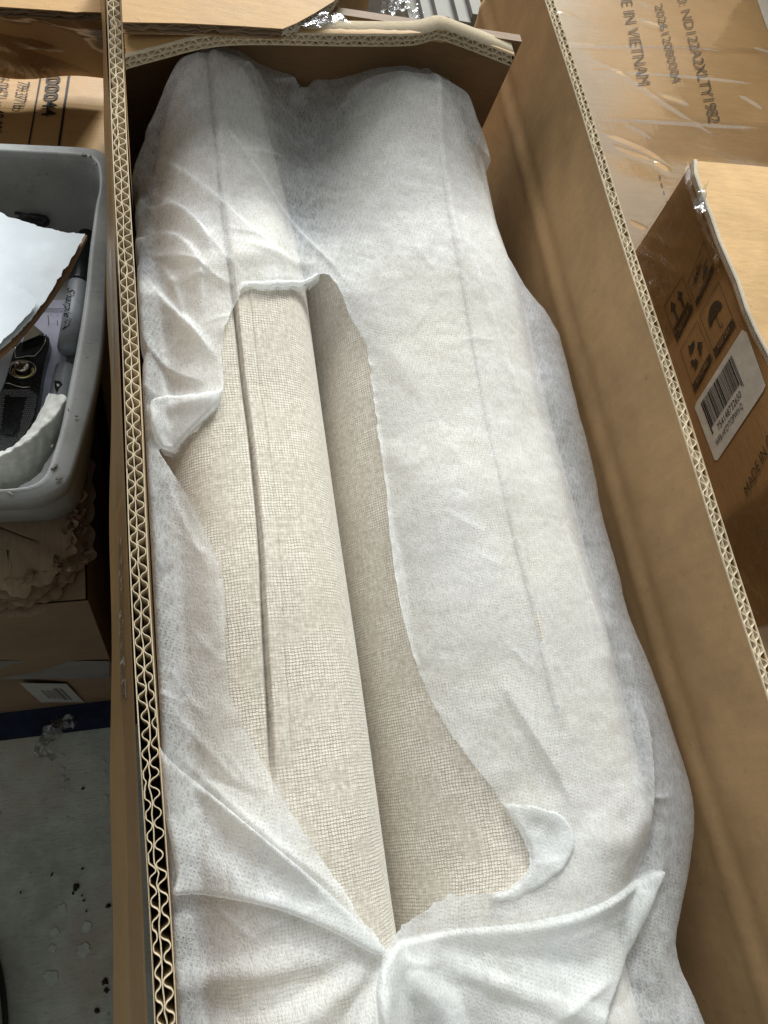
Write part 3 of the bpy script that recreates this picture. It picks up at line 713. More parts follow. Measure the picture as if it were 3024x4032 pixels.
hole_px = [(700, 577), (722, 585), (748, 625), (762, 655), (790, 690), (812, 722), (820, 800), (829, 850), (838, 930), (850, 1000), (858, 1100), (870, 1200), (884, 1290), (905, 1370), (925, 1430), (950, 1500),
           (985, 1575), (1025, 1640), (1080, 1715), (1120, 1775), (1143, 1830), (1146, 1870), (1128, 1905), (1100, 1928), (1060, 1936), (1000, 1942), (965, 1960), (930, 1985), (896, 2008), (880, 2022),
           (862, 2040), (845, 2052), (825, 2040), (780, 1985), (730, 1915), (680, 1840), (630, 1765), (590, 1690), (545, 1610), (505, 1530), (490, 1475), (486, 1380), (488, 1320), (478, 1240), (455, 1170), (430, 1110),
           (395, 1040), (360, 985), (338, 962), (352, 958), (385, 965), (392, 945), (425, 925), (460, 895), (477, 865), (485, 840), (478, 800), (480, 740), (490, 700), (508, 672), (518, 640), (540, 640), (570, 645), (620, 632), (665, 605), (690, 584)]
hw = resample(smoothpoly(P2(hole_px, .674), 1), .0018)
rg = waves(30, 60, 400, 77); jn = np.stack([rg(hw[:, 0], hw[:, 1]), rg(hw[:, 0] + 5, hw[:, 1])], 1)
strong = 1 + 3.2 * (hw[:, 1] < -.045) + 1.4 * (hw[:, 1] > .21)
HOLE = hw + jn * .00016 * strong[:, None]

sheet = thing('wrapping_sheet', 'thin white nonwoven wrapping sheet torn open along the middle, over the beige cushions', 'wrapping sheet', (.17, .15, .60))
def sheet_mesh(name, X, Y, Z, outline, hole, roll, cell, parent, mat, skirt=.03, edges=None, lean=.05, rollf=None):
    d, bx, by = segdist(X, Y, outline, True); ins = inside(X, Y, outline); d = np.where(ins, d, -d)
    R = roll if rollf is None else rollf(X, Y)
    q = np.clip(1 - d / R, 0, 1); Zn = Z - R * .75 * (1 - np.sqrt(np.maximum(1 - q ** 2, 0))) 
    outm = d < 0; do = np.maximum(-d, 0)
    Xn = np.where(outm, bx + (X - bx) * lean, X); Yn = np.where(outm, by + (Y - by) * lean, Y)
    Zn = np.where(outm, Zn - do * 3.0, Zn)
    keep = d > -skirt / 3.0
    if hole is not None:
        dh, hx, hy = segdist(X, Y, hole, True); ih = inside(X, Y, hole); dh = np.where(ih, -dh, dh)
        near = ih & (dh > -cell * .98); Xn = np.where(near, hx, Xn); Yn = np.where(near, hy, Yn)
        keep &= dh > -cell * .98
        Zn = Zn + .0008 * np.exp(-np.maximum(dh, 0) / .004) * (.4 + .6 * np.abs(fine(X * 1.5, Y * 1.5))) * (dh < .03)
    n, m = X.shape; Fc = gridfaces(n, m); kf = keep.ravel()[Fc].all(1); Fc = Fc[kf]
    used = np.zeros(n * m, bool); used[Fc.ravel()] = True; idx = np.cumsum(used) - 1
    V = np.stack([Xn, Yn, Zn], -1).reshape(-1, 3)[used]; UV = np.stack([X, Y + (Zn - Z) * .0], -1).reshape(-1, 2)[used]
    o = mk(name, V, idx[Fc], mat, parent, True, UV)
    at = o.data.attributes.new('crease', 'FLOAT', 'POINT')
    cr_ = CRE if Z.shape == CRE.shape else from_grid(CRE, X, Y)
    edge_ = 0 if hole is None else np.exp(-np.maximum(dh, 0) / .0012) * .8
    at.data.foreach_set('value', (cr_ + edge_).ravel()[used].astype(np.float32))
    return o
from_grid = lambda A, X, Y: A[np.clip(((X - g_x[0]) / .00125).round().astype(int), 0, len(g_x) - 1), np.clip(((Y - g_y[0]) / .00125).round().astype(int), 0, len(g_y) - 1)]
sheet_mesh('torn_panel', GX, GY, Zs, OUT, HOLE, .030, .00125, sheet, M_sheet, .045,
           rollf=lambda X, Y: np.where(X < .10, np.where(Y > .47, .005, np.where(Y > .38, .012, .004)), np.where(Y > .47, .004, .026)))
from_grid = lambda A, X, Y: A[np.clip(((X - g_x[0]) / .00125).round().astype(int), 0, len(g_x) - 1), np.clip(((Y - g_y[0]) / .00125).round().astype(int), 0, len(g_y) - 1)]

def overlay(name, px, lift, roll, ridges, step=.0014, z=.672, base=None, rag=0.0, nz=1.0, skirt=.012):
    pts = P2(px, z); pts = smoothpoly(pts, 2)
    if rag:
        pts = resample(pts, .002); pts = pts + np.stack([rg(pts[:, 0], pts[:, 1]), rg(pts[:, 1], pts[:, 0])], 1) * rag
    x = np.arange(pts[:, 0].min() - .01, pts[:, 0].max() + .01, step); yv = np.arange(pts[:, 1].min() - .01, pts[:, 1].max() + .01, step)
    X, Y = np.meshgrid(x, yv, indexing='ij')
    Z = (from_grid(Zs, X, Y) if base is None else base(X, Y)) + (lift(X, Y) if callable(lift) else lift)
    rs = [(np.array([DZ(a, b, z)[:2] for a, b in p]), am, wd_, kd) for p, am, wd_, kd in ridges]
    Z = Z + ridge_sum(X, Y, rs) + nz * (.0003 * fine(X + 2, Y) + .0008 * med(X + 2, Y))
    return sheet_mesh(name, X, Y, Z, pts, None, roll, step, sheet, M_sheet, skirt)
# folded band across the lower right
overlay('folded_band', [(1482, 1878), (1440, 1896), (1370, 1928), (1290, 1958), (1190, 1984), (1080, 2006), (960, 2028), (850, 2052), (815, 2090), (800, 2160), (830, 2280), (1250, 2280), (1330, 2140), (1368, 2100), (1400, 2040), (1440, 1965)],
        .0055, .0025, [([(1460, 1895), (1400, 1990), (1350, 2110)], 4*mm, 6*mm, 'g'), ([(900, 2070), (1050, 2060), (1200, 2080), (1340, 2100)], -3*mm, 9*mm, 'g'),
                      ([(880, 2110), (960, 2140), (1060, 2220)], 3.5*mm, 7*mm, 'g'), ([(1340, 2105), (1230, 2160), (1160, 2230)], 4*mm, 5*mm, 's'), ([(860, 2070), (900, 2090), (980, 2100)], 3*mm, 5*mm, 's'),
                      ([(1000, 2030), (1180, 2000), (1330, 1950), (1450, 1900)], 2.5*mm, 4*mm, 'g')])
# band folded from the left wall to the end of the tear
overlay('folded_corner', [(338, 1600), (360, 1640), (440, 1700), (540, 1790), (640, 1870), (730, 1950), (800, 2020), (838, 2060), (800, 2058), (720, 2010), (640, 1975), (560, 1950), (470, 1938), (400, 1932), (368, 1936), (385, 1900), (372, 1830), (352, 1740)],
        .0060, .0025, [([(350, 1640), (480, 1740), (620, 1860), (760, 1990)], 3.5*mm, 4*mm, 's'), ([(380, 1920), (560, 1935), (720, 2000), (810, 2048)], 2*mm, 4*mm, 'g'), ([(400, 1760), (500, 1850), (640, 1930)], -2.5*mm, 8*mm, 'g')])
# loose turned-over lip at the upper left of the tear
overlay('turned_lip', [(508, 655), (517, 632), (560, 632), (620, 622), (670, 598), (696, 579), (688, 592), (650, 618), (612, 635), (565, 645), (530, 643), (516, 658)], .0022, .0012, [], rag=.0003)
overlay('turned_lip', [(318, 872), (350, 845), (410, 858), (470, 862), (482, 850), (470, 885), (430, 915), (395, 938), (380, 962), (345, 960), (328, 930)], .0035, .0015, [([(330, 870), (400, 880), (470, 870)], 2*mm, 4*mm, 'g')], rag=.0003)
overlay('turned_lip', [(1085, 1735), (1150, 1740), (1205, 1755), (1238, 1790), (1238, 1840), (1210, 1880), (1150, 1925), (1110, 1950), (1060, 1945), (1125, 1915), (1150, 1880), (1148, 1830), (1120, 1780)], 0.0018, .0012, [([(1140, 1760), (1190, 1800), (1180, 1870)], -2*mm, 7*mm, 'g')], rag=.0003)

# ================================================================== LEFT: torn carton, grey tub and its contents
LC = thing('battered_carton', 'battered brown carton under the grey tub, with frayed top layers, tape and a barcode label', 'carton', (-.25, .35, 0))
XR, YF, ZT = -.046, .157, .545
def wavyface(name, P00, P10, P01, nu, nv, amp, mat, parent, nrm):
    P00, P10, P01, nrm = map(lambda a: np.asarray(a, float), (P00, P10, P01, nrm))
    u, v_ = np.meshgrid(np.linspace(0, 1, nu), np.linspace(0, 1, nv), indexing='ij')
    P_ = P00 + (P10 - P00) * u[..., None] + (P01 - P00) * v_[..., None]
    edge = np.minimum(np.minimum(u, 1 - u), np.minimum(v_, 1 - v_)) * 6
    P_ = P_ + nrm * (amp * med(u * .5, v_ * .5) * np.clip(edge, 0, 1))[..., None]
    return grid(name, P_, mat, parent)
wavyface('front_panel', (-.75, YF, 0), (XR, YF, 0), (-.75, YF, ZT - .022), 50, 30, .002, M_card_old, LC, (0, 1, 0))
wavyface('side_panel', (XR, YF, 0), (XR, .485, 0), (XR, YF, ZT - .022), 40, 30, .002, M_card_old, LC, (-1, 0, 0))
# frayed layers of board on its top
for k in range(8):
    zt = ZT - .0035 * k - (.002 if k else 0); wv = waves(14, 25, 260, 200 + k); wz = waves(10, 20, 90, 300 + k); r = np.random.RandomState(50 + k)
    path = [(-.75, YF + .004), (XR - .060, YF + .004)] + [(XR - .052 + .048 * math.cos(a_), YF + .052 + .050 * math.sin(a_)) for a_ in np.linspace(-1.5, 0, 12)] + [(XR - .004, .25), (XR - .004, .47)]
    pp = resample(np.array(path), .0022, False); tn = np.gradient(pp, axis=0); tn /= np.linalg.norm(tn, axis=1)[:, None]; nr = np.stack([tn[:, 1], -tn[:, 0]], 1)
    near = np.exp(-np.maximum(np.hypot(pp[:, 0] - XR + .02, pp[:, 1] - YF - .03) - .03, 0) / .05)
    off = wv(pp[:, 0], pp[:, 1]) * (.0005 + .0018 * near) - .0008 * k * (k % 2) + .0015 * k - .003 * near * (k < 3) * (wz(pp[:, 0], pp[:, 1]) > .2)
    E0 = pp + nr * off[:, None]; cz_ = np.array([-.35, .34])
    rows = []
    for q_ in (0, .003, .009, .02, .034):
        In = E0 if q_ == 0 else pp - nr * q_; rows.append(np.column_stack([In, zt + wz(In[:, 0], In[:, 1]) * (.0010 * near) * math.exp(-q_ / .015) - (.0030 * near if q_ == 0 else 0) * (r.rand(len(pp)) * .6 + .4)]))
    rows.append(np.column_stack([np.tile(cz_, (len(pp), 1)), np.full(len(pp), zt - .0005)]))
    G = np.stack(rows, 1); grid('top_layer', G, M_card_old if k % 3 else M_shred, LC, False)
tp_ = MB(); tp_.slab([(-.75, YF + .01, ZT - .0015), (XR - .06, YF + .01, ZT - .0015), (XR - .012, YF + .06, ZT - .0015), (XR - .008, .485, ZT - .0015), (-.75, .485, ZT - .0015)], .02); tp_.box((-.749, YF + .0015, ZT - .045), (XR - .0015, .484, ZT - .0225)); tp_.build('top_panel', M_card_old, LC)
# curled torn shreds round the corner
for k in range(46):
    a_ = random.uniform(-1.45, .1); rr = random.uniform(.034, .056); cx_, cy_ = XR - .050, YF + .055
    if k > 20: p0 = np.array([XR - random.uniform(.0, .012), random.uniform(.20, .27), ZT + .001]); tdir = np.array([0, 1.0, 0])
    else: p0 = np.array([cx_ + rr * math.cos(a_), cy_ + rr * math.sin(a_), ZT - random.uniform(0, .012)]); tdir = np.array([-math.sin(a_), math.cos(a_), 0])
    od = np.array([tdir[1], -tdir[0], 0]); n_ = 7; L_ = random.uniform(.008, .026); wd_ = random.uniform(.0012, .0035)
    ctr = [p0 + tdir * L_ * (i / n_ - .5) + od * .003 * math.sin(i * 1.3 + k) + np.array([0, 0, .002 + .002 * math.sin(i * .9 + k)]) for i in range(n_)]
    G = np.stack([[c_ - od * wd_ * .5 for c_ in ctr], [c_ + od * wd_ * .5 + np.array([0, 0, random.uniform(-.004, .003)]) for c_ in ctr]], 1)
    grid('torn_shred', G, (M_card_old, M_shred, M_card_old)[k % 3], LC)
place_front = lambda px, py: FY(px, py, YF - .0015)
def poly_place(name, px, place, mat, parent, lift=(0, 0, 0)):
    pts = [place(a, b) + np.asarray(lift) for a, b in px]; s_ = MB(); s_.add(pts, [tuple(range(len(pts)))]); return s_.build(name, mat, parent)
M_tape_old = plain('old_tape', (.17, .155, .14), .35, .5, var=.25, scale=40)
poly_place('packing_tape', [(-200, 2600), (430, 2603), (430, 2672), (-200, 2676)], place_front, M_tape_old, LC)
poly_place('shipping_label', [(76, 2688), (261, 2691), (332, 2764), (161, 2764)], place_front, plain('dim_label', (.34, .33, .31), .6, .3), LC, (0, -.0004, 0))
bm_ = MB()
for i, (a, b) in enumerate(((.30, .018), (.36, .01), (.42, .02), (.49, .012), (.55, .02), (.62, .03), (.68, .02), (.75, .03))):
    q = np.array([(76, 2688), (261, 2691), (332, 2764), (161, 2764)], float)
    f_ = lambda u, v_: (1-u)*(1-v_)*q[0] + u*(1-v_)*q[1] + u*v_*q[2] + (1-u)*v_*q[3]
    v0, v1 = (.35, .8) if i < 5 else (.25, .85)
    bm_.add([place_front(*f_(a, v0)) + [0, -.0008, 0], place_front(*f_(a + b, v0)) + [0, -.0008, 0], place_front(*f_(a + b, v1)) + [0, -.0008, 0], place_front(*f_(a, v1)) + [0, -.0008, 0]], [(0, 1, 2, 3)])
bm_.build('label_print', M_ink, LC)

# navy mat under the carton
mt = MB(); mt.slab([(-1.0, .128, .004), (-.02, .121, .004), (-.02, .7, .004), (-1.0, .7, .004)], .0038)
tag(mt.build('floor_mat', M_mat), 'navy blue mat on the concrete under the battered carton', 'mat')
# crumpled film scrap hanging over mat and floor
def crumple(name, px, zf, mat, parent, amp, seed, n=22):
    pts = np.array([FZ(a, b, zf)[:2] for a, b in px]); x = np.linspace(pts[:, 0].min(), pts[:, 0].max(), n * 2); yv = np.linspace(pts[:, 1].min(), pts[:, 1].max(), n * 2)
    X, Y = np.meshgrid(x, yv, indexing='ij'); f_ = waves(30, 30, 160, seed); Z = zf + amp * (1 + f_(X, Y))
    ins = inside(X, Y, pts); Fc = gridfaces(n * 2, n * 2); Fc = Fc[ins.ravel()[Fc].all(1)]
    return mk(name, np.stack([X, Y, Z], -1).reshape(-1, 3), Fc, mat, parent, True)
o = crumple('film_scrap', [(230, 2815), (255, 2810), (300, 2818), (312, 2850), (290, 2870), (262, 2868), (240, 2900), (205, 2930), (190, 2945), (230, 2975), (215, 3010), (195, 2990), (165, 2985), (132, 2990), (140, 2935), (160, 2890), (185, 2850)], .012, M_scrap, None, .006, 5)
tag(o, 'crumpled scrap of clear film on the floor beside the navy mat', 'plastic scrap')
# glue spots and grit on the floor
sp = MB()
for (a, b, r_) in ((241, 2978, 9), (243, 3030, 10), (245, 3065, 10), (248, 3110, 6), (405, 3000, 8), (407, 3045, 8), (262, 3225, 8), (285, 3228, 5), (410, 3140, 10), (425, 3160, 7), (245, 3580, 14), (215, 3670, 14), (205, 3735, 12), (340, 3650, 16), (200, 3850, 22), (330, 3740, 20)):
    c = FZ(a, b, .0012); k = r_ * 1.15 / 2950
    sp.add([c + np.array([math.cos(q) * k * random.uniform(.7, 1.2), math.sin(q) * k * random.uniform(.7, 1.2), 0]) for q in np.linspace(0, 6.28, 14, endpoint=False)], [tuple(range(14))])
tag(sp.build('glue_spots', M_spot), 'pale dried spots on the concrete floor', kind='stuff')
db = MB()
for (a, b, r_) in ((303, 3488, 11), (296, 3500, 9), (287, 3517, 6), (325, 3420, 6), (323, 3525, 4), (329, 3545, 5), (203, 3447, 4), (81, 3514, 4), (340, 3587, 4), (425, 3568, 9), (415, 3865, 12), (420, 3900, 9), (382, 3980, 10), (325, 3105, 6), (205, 3440, 4)):
    c = FZ(a, b, .002); k = r_ * 1.15 / 2950
    V = [c + np.array([math.cos(q) * k * random.uniform(.5, 1.2), math.sin(q) * k * random.uniform(.5, 1.2), 0]) for q in np.linspace(0, 6.28, 8, endpoint=False)] + [c + np.array([0, 0, k * .8])]
    db.add(V, [(i, (i + 1) % 8, 8) for i in range(8)])
tag(db.build('grit', M_debris), 'dark crumbs of dirt scattered on the concrete floor', kind='stuff')

# grey tub
BZ = .635
inner = [(-330, 590), (-200, 594), (0, 599), (200, 608), (330, 616), (366, 628), (386, 655), (393, 700), (392, 744), (376, 809), (366, 890), (354, 972), (338, 1151), (310, 1330), (267, 1549), (240, 1690), (206, 1800), (180, 1872), (140, 1905), (95, 1919), (0, 1927), (-200, 1930), (-330, 1930)]
outer = [(-380, 560), (-200, 566), (0, 573), (200, 582), (345, 588), (405, 602), (432, 640), (440, 700), (440, 760), (436, 850), (430, 930), (425, 1010), (418, 1180), (405, 1380), (375, 1549), (345, 1662), (305, 1800), (272, 1901), (226, 1942), (136, 1976), (0, 1982), (-200, 1984), (-380, 1984)]
Ii = np.array([FZ(a, b, BZ) for a, b in inner]); Oo = np.array([FZ(a, b, BZ - .004) for a, b in outer])
Ii = smoothpoly(Ii, 1); Oo = smoothpoly(Oo, 1)
tub = thing('grey_tub', 'scuffed grey plastic tub with a chipped rim, on the battered carton', 'tub', (-.12, .3, ZT))
cen = Ii.mean(0)
def inset(Pn, k, z):
    Q = Pn.copy(); d = Q[:, :2] - cen[:2]; L_ = np.linalg.norm(d, axis=1)[:, None]; Q[:, :2] -= d / L_ * k; Q[:, 2] = z; return Q
r0 = Oo.copy(); r0[:, 2] = BZ - .016; r1 = Oo.copy(); r1[:, 2] = BZ - .005
r2 = Oo + (Ii - Oo) * .12; r2[:, 2] = BZ - .001
r3 = Oo + (Ii - Oo) * .72; r3[:, 2] = BZ
r4 = Oo + (Ii - Oo) * .84; r4[:, 2] = BZ + .0016
r5 = Ii.copy(); r5[:, 2] = BZ - .0005
grid('rim', np.stack([inset(Oo, .0016, BZ - .016), r0, r1, r2, r3, r4, r5, inset(Ii, .0008, BZ - .004)], 1), M_bin, tub, True, closed=False)
grid('inner_wall', np.stack([inset(Ii, .0008, BZ - .004), inset(Ii, .004, BZ - .03), inset(Ii, .008, ZT + .014), inset(Ii, .014, ZT + .008), inset(Ii, .022, ZT + .006)], 1), M_bin, tub, True)
grid('outer_wall', np.stack([inset(Oo, .006, BZ - .012), inset(Oo, .012, BZ - .05), inset(Oo, .018, ZT + .006), inset(Oo, .024, ZT + .002)], 1), M_bin, tub, True)
q = inset(Ii, .021, ZT + .006); s_ = MB(); s_.add(list(q), [tuple(range(len(q)))]); s_.build('tub_floor', M_bin, tub)
# chips and scuffs on the rim
for (a, b, la, ang, wd_) in ((215, 1835, 46, .75, 9), (232, 1880, 30, .3, 14), (40, 1940, 36, -.5, 12), (330, 607, 20, -.1, 10), (356, 612, 10, .6, 7), (378, 642, 12, 1.2, 6), (205, 1755, 16, .9, 8), (268, 1610, 8, 1.3, 4), (300, 1636, 12, -.1, 4)):
    pts = []
    for q_ in range(15):
        th_ = 2 * math.pi * q_ / 15; rr_ = random.uniform(.45, 1.15)
        u_, v_ = la * .5 * rr_ * math.cos(th_), wd_ * .55 * rr_ * math.sin(th_)
        pts.append((a + u_ * math.cos(ang) + v_ * math.sin(ang), b - u_ * math.sin(ang) + v_ * math.cos(ang)))
    s_ = MB(); top = [FZ(p_[0], p_[1], BZ + .0022) for p_ in pts]; s_.slab(top, .0014); s_.build('rim_chip', M_chip, tub)

def raycyl(px, py, A, B, r):
    d = ray(px, py); d = d / np.linalg.norm(d); ax = (B - A) / np.linalg.norm(B - A); m_ = CAM - A
    dp = d - ax * (d @ ax); mp = m_ - ax * (m_ @ ax); a_ = dp @ dp; b_ = 2 * dp @ mp; c_ = mp @ mp - r * r
    D = b_ * b_ - 4 * a_ * c_
    t_ = (-b_ - math.sqrt(D)) / (2 * a_) if D > 0 else -b_ / (2 * a_)
    return CAM + d * t_
TF = ZT + .006
def marker(top, butt, label, r=.0076, z=None, cap=True, words=False):
    z = TF + r + .0012 if z is None else z
    A = FZ(*top, z); B = FZ(*butt, z); t = thing('marker_pen', label, 'marker', (A + B) / 2, 'grey markers in the tub')
    ax = B - A
    cl = .44 if cap else 0
    ps = [A + ax * q_ for q_ in (cl, cl + .01, cl + .03, .9, .965, .99, 1.0)]; rs = [r * .82, r * .97, r, r, r * .97, r * .8, r * .35]
    if not cap:
        ps = [A + ax * q_ for q_ in (0, .02, .06, .2, .9, .97, 1.0)]; rs = [r * .4, r * .8, r * .97, r, r, r * .9, r * .5]
    b_ = MB(); b_.tube(ps, rs, 28); b_.build('barrel', M_greyplastic, t, True)
    if cap:
        c_ = MB(); c_.tube([A, A + ax * .015, A + ax * .05, A + ax * .43, A + ax * .45], [r * .55, r * .78, r * .84, r * 1.02, r * 1.04], 28); c_.build('cap', M_black, t, True)
    return t, A, B, r, z
mk1, A1, B1, r1_, z1_ = marker((344, 905), (262, 1392), 'grey marker pen with black cap and script lettering, lying along the tub wall')
pl = lambda px, py: raycyl(px, py, A1, B1, r1_ + .0003)
text_on('lettering', 'Sharpie', [(266, 1132), (250, 1248), (279, 1252), (297, 1136)], M_ink, mk1, pl, bold=.006, lift=0, shear=.35)
text_on('lettering', 'Chisel', [(272, 1252), (267, 1281), (279, 1284), (284, 1254)], M_ink, mk1, pl, lift=0)
text_on('lettering', 'Tip', [(257, 1254), (254, 1272), (265, 1275), (268, 1256)], M_ink, mk1, pl, lift=0)
s_ = MB(); s_.tube([pl(268, 1283) , pl(256, 1290), pl(244, 1297)], .0003, 5); s_.tube([pl(256, 1284), pl(252, 1291), pl(250, 1296)], .0003, 5); s_.build('lettering', M_ink, mk1)
mk2, A2, B2, r2_, z2_ = marker((262, 1436), (212, 1680), 'grey marker pen with a chipped end, half covered by crepe paper', cap=False)
s_ = MB(); pl2 = lambda px, py: raycyl(px, py, A2, B2, r2_ + .0003)
s_.add([pl2(a, b) for a, b in ((214, 1498), (236, 1500), (247, 1514), (232, 1530), (224, 1548), (216, 1528))], [(0, 1, 2, 3, 4, 5)]); s_.build('chip', M_debris, mk2)
s_ = MB(); s_.add([pl2(a, b) + np.array([0, 0, .0003]) for a, b in ((222, 1512), (232, 1512), (235, 1520), (226, 1524))], [(0, 1, 2, 3)]); s_.build('chip', M_white, mk2)
# black pen behind the paper
t = thing('black_pen', 'black pen lying at the back of the tub behind the white paper', 'pen', FZ(110, 860, TF + .03))
b_ = MB(); b_.tube([FZ(-60, 830, TF + .02), FZ(30, 838, TF + .022), FZ(100, 850, TF + .024), FZ(178, 872, TF + .026), FZ(186, 878, TF + .026)], [.0042, .0046, .0048, .0046, .003], 20); b_.build('barrel', M_black, t, True)
b_ = MB(); b_.tube([FZ(60, 838, TF + .030), FZ(168, 862, TF + .032)], .0012, 8); b_.build('clip', M_black, t, True)
# papers
def sheetlet(name, px, z, mat, parent, label=None, cat=None, amp=.002, rag=0.0, ridges=(), tilt=None, th=.0004):
    pts = np.array([FZ(a, b, z)[:2] for a, b in px])
    if rag: pts = resample(pts, .003); pts += rng.normal(0, rag, pts.shape)
    st = .0022; x = np.arange(pts[:, 0].min() - st, pts[:, 0].max() + 2 * st, st); yv = np.arange(pts[:, 1].min() - st, pts[:, 1].max() + 2 * st, st)
    X, Y = np.meshgrid(x, yv, indexing='ij'); Z = z + amp * med(X * .8, Y * .8)
    if tilt: Z = Z + tilt(X, Y)
    rs = [(np.array([FZ(a, b, z)[:2] for a, b in p]), am, wd_, kd) for p, am, wd_, kd in ridges]
    Z = Z + ridge_sum(X, Y, rs)
    d, bx, by = segdist(X, Y, pts, True); ins = inside(X, Y, pts); near = (~ins) & (d < st); Xn = np.where(near, bx, X); Yn = np.where(near, by, Y)
    Fc = gridfaces(*X.shape); keep = (ins | near).ravel(); Fc = Fc[keep[Fc].all(1)]
    used = np.zeros(X.size, bool); used[Fc.ravel()] = True; idx = np.cumsum(used) - 1
    o = mk(name, np.stack([Xn, Yn, Z], -1).reshape(-1, 3)[used], idx[Fc], mat, parent, True)
    if label: tag(o, label, cat)
    return o
b_ = MB(); b_.slab([FZ(a, b, BZ - .020) for a, b in ((343, 926), (272, 1068), (206, 1168), (140, 1255), (62, 1345), (-60, 1450), (-260, 1300), (-60, 950))], .004)
tag(b_.build('clipboard', M_board), 'brown hardboard clipboard under the white paper in the tub', 'clipboard')
sheetlet('white_paper', [(-320, 760), (0, 826), (40, 845), (75, 853), (130, 868), (183, 888), (250, 907), (338, 921), (300, 990), (255, 1062), (190, 1160), (130, 1240), (50, 1325), (-40, 1400), (-320, 1300)], BZ - .013, M_white, None,
         'large sheet of white paper with a torn top edge, lying on the clipboard', 'paper', .0016, .0004, [([(105, 930), (120, 1040), (125, 1150), (150, 1190)], 1.6*mm, 5*mm, 's'), ([(180, 930), (190, 1010), (185, 1100)], 1.2*mm, 5*mm, 'g')])
sheetlet('white_paper', [(-320, 1040), (0, 1086), (70, 1120), (150, 1178), (120, 1225), (50, 1300), (-40, 1380), (-320, 1300)], BZ - .0095, M_white, None, 'smaller white paper overlapping the larger sheet in the tub', 'paper', .0008, .0003)
lp = sheetlet('printed_paper', [(90, 1300), (165, 1180), (262, 1180), (268, 1290), (262, 1400), (252, 1520), (200, 1600), (150, 1680), (80, 1740), (60, 1500)], TF + .0012, M_lilac, None, None, None, .0002)
tag(lp, 'pale printed paper lying on the floor of the tub under the knife', 'paper')
plp = lambda px, py: FZ(px, py, TF + .0018)
s_ = MB(); s_.add([plp(a, b) for a, b in ((172, 1212), (258, 1214), (258, 1216), (172, 1214))], [(0, 1, 2, 3)])
for (a, b, c_, d_) in ((188, 1240, 190, 1278), (190, 1276, 226, 1279), (196, 1238, 204, 1240), (224, 1262, 226, 1279), (222, 1238, 230, 1241)):
    s_.add([plp(a, b), plp(a + 2.5, b), plp(c_ + 2.5, d_ + 2), plp(c_, d_ + 2)], [(0, 1, 2, 3)])
s_.build('printed_lines', M_ink_soft, lp)
text_on('printed_text', 'RECANDIDER', [(252, 1222), (170, 1219), (170, 1227), (252, 1230)], M_ink_soft, lp, plp, lift=0)
# tan felt wedge
w_ = MB(); zt = TF + .018
w_.add([FZ(112, 1262, zt), FZ(172, 1312, zt), FZ(92, 1345, zt), FZ(125, 1285, zt - .012), FZ(112, 1262, TF), FZ(172, 1312, TF), FZ(88, 1352, TF)], [(0, 2, 1), (0, 1, 5, 4), (1, 2, 6, 5), (2, 0, 4, 6)])
tag(w_.build('felt_wedge', M_wedge), 'small tan felt corner sticking out above the black knife', 'felt piece')
# black utility knife with ring and knurled grip
kz = TF + .012
kn = thing('utility_knife', 'black utility knife with a metal thumb knob, ring and studded grip', 'utility knife', FZ(80, 1560, TF))
def body_slab(name, px, z, h, mat, bev=.0018):
    top = np.array([FZ(a, b, z) for a, b in px]); top = smoothpoly(top, 1); c_ = top.mean(0); k_ = .955
    ins_ = c_ + (top - c_) * k_; ins_[:, 2] = z; m1 = c_ + (top - c_) * .99; m1[:, 2] = z - bev * .4; m2 = top.copy(); m2[:, 2] = z - bev * 1.3; bt = top.copy(); bt[:, 2] = z - h
    n_ = len(top); V = np.vstack([ins_, m1, m2, bt]); Fc = [tuple(range(n_))]
    for r_ in range(3): Fc += [(r_*n_+i, (r_+1)*n_+i, (r_+1)*n_+(i+1)%n_, r_*n_+(i+1)%n_) for i in range(n_)]
    return mk(name, V, Fc, mat, kn, False)
body_slab('handle', [(60, 1352), (120, 1332), (178, 1314), (196, 1326), (192, 1372), (176, 1420), (162, 1500), (150, 1580), (135, 1650), (98, 1735), (40, 1790), (-60, 1800), (-60, 1640), (0, 1545), (22, 1490), (40, 1420)], kz, .011, M_black)
body_slab('nose_plate', [(66, 1356), (120, 1338), (170, 1322), (172, 1352), (160, 1374), (130, 1398), (90, 1404), (60, 1406), (58, 1380)], kz + .0015, .002, M_black)
s_ = MB(); s_.tube([FZ(a, b, kz + .0016) for a, b in ((66, 1352), (58, 1380), (59, 1408), (75, 1408), (105, 1402), (135, 1402), (160, 1378), (176, 1350), (182, 1318))], .0005, 6); s_.build('trim_line', M_metal, kn, True)
s_ = MB(); s_.tube([FZ(a, b, kz + .0014) for a, b in ((14, 1512), (35, 1508), (60, 1518), (90, 1525), (120, 1524))], .0005, 6); s_.build('trim_line', M_metal, kn, True)
cK = FZ(88, 1452, kz + .003)
def ringpts(r_, z_, sq=.85, n_=28, a0=0, a1=6.283): return [cK + np.array([r_ * math.cos(q_), r_ * sq * math.sin(q_), z_]) for q_ in np.linspace(a0, a1, n_)]
s_ = MB(); s_.tube([p_ for p_ in ringpts(.0088, -.001)], .0010, 8, False); s_.build('bezel', M_metal, kn, True)
s_ = MB(); s_.tube([p_ + np.array([.0008, -.0024, 0]) for p_ in ringpts(.0066, .0010, a0=2.9, a1=6.7)], .0011, 8); s_.build('ring', plain('brass_ring', (.75, .62, .32), .15, .5, 1.0), kn, True)
s_ = MB(); s_.tube([cK + np.array([0, .0008, z_]) for z_ in (-.002, .0030, .0038)], [.0050, .0050, .0044], 28); s_.build('thumb_knob', M_metal, kn, True)
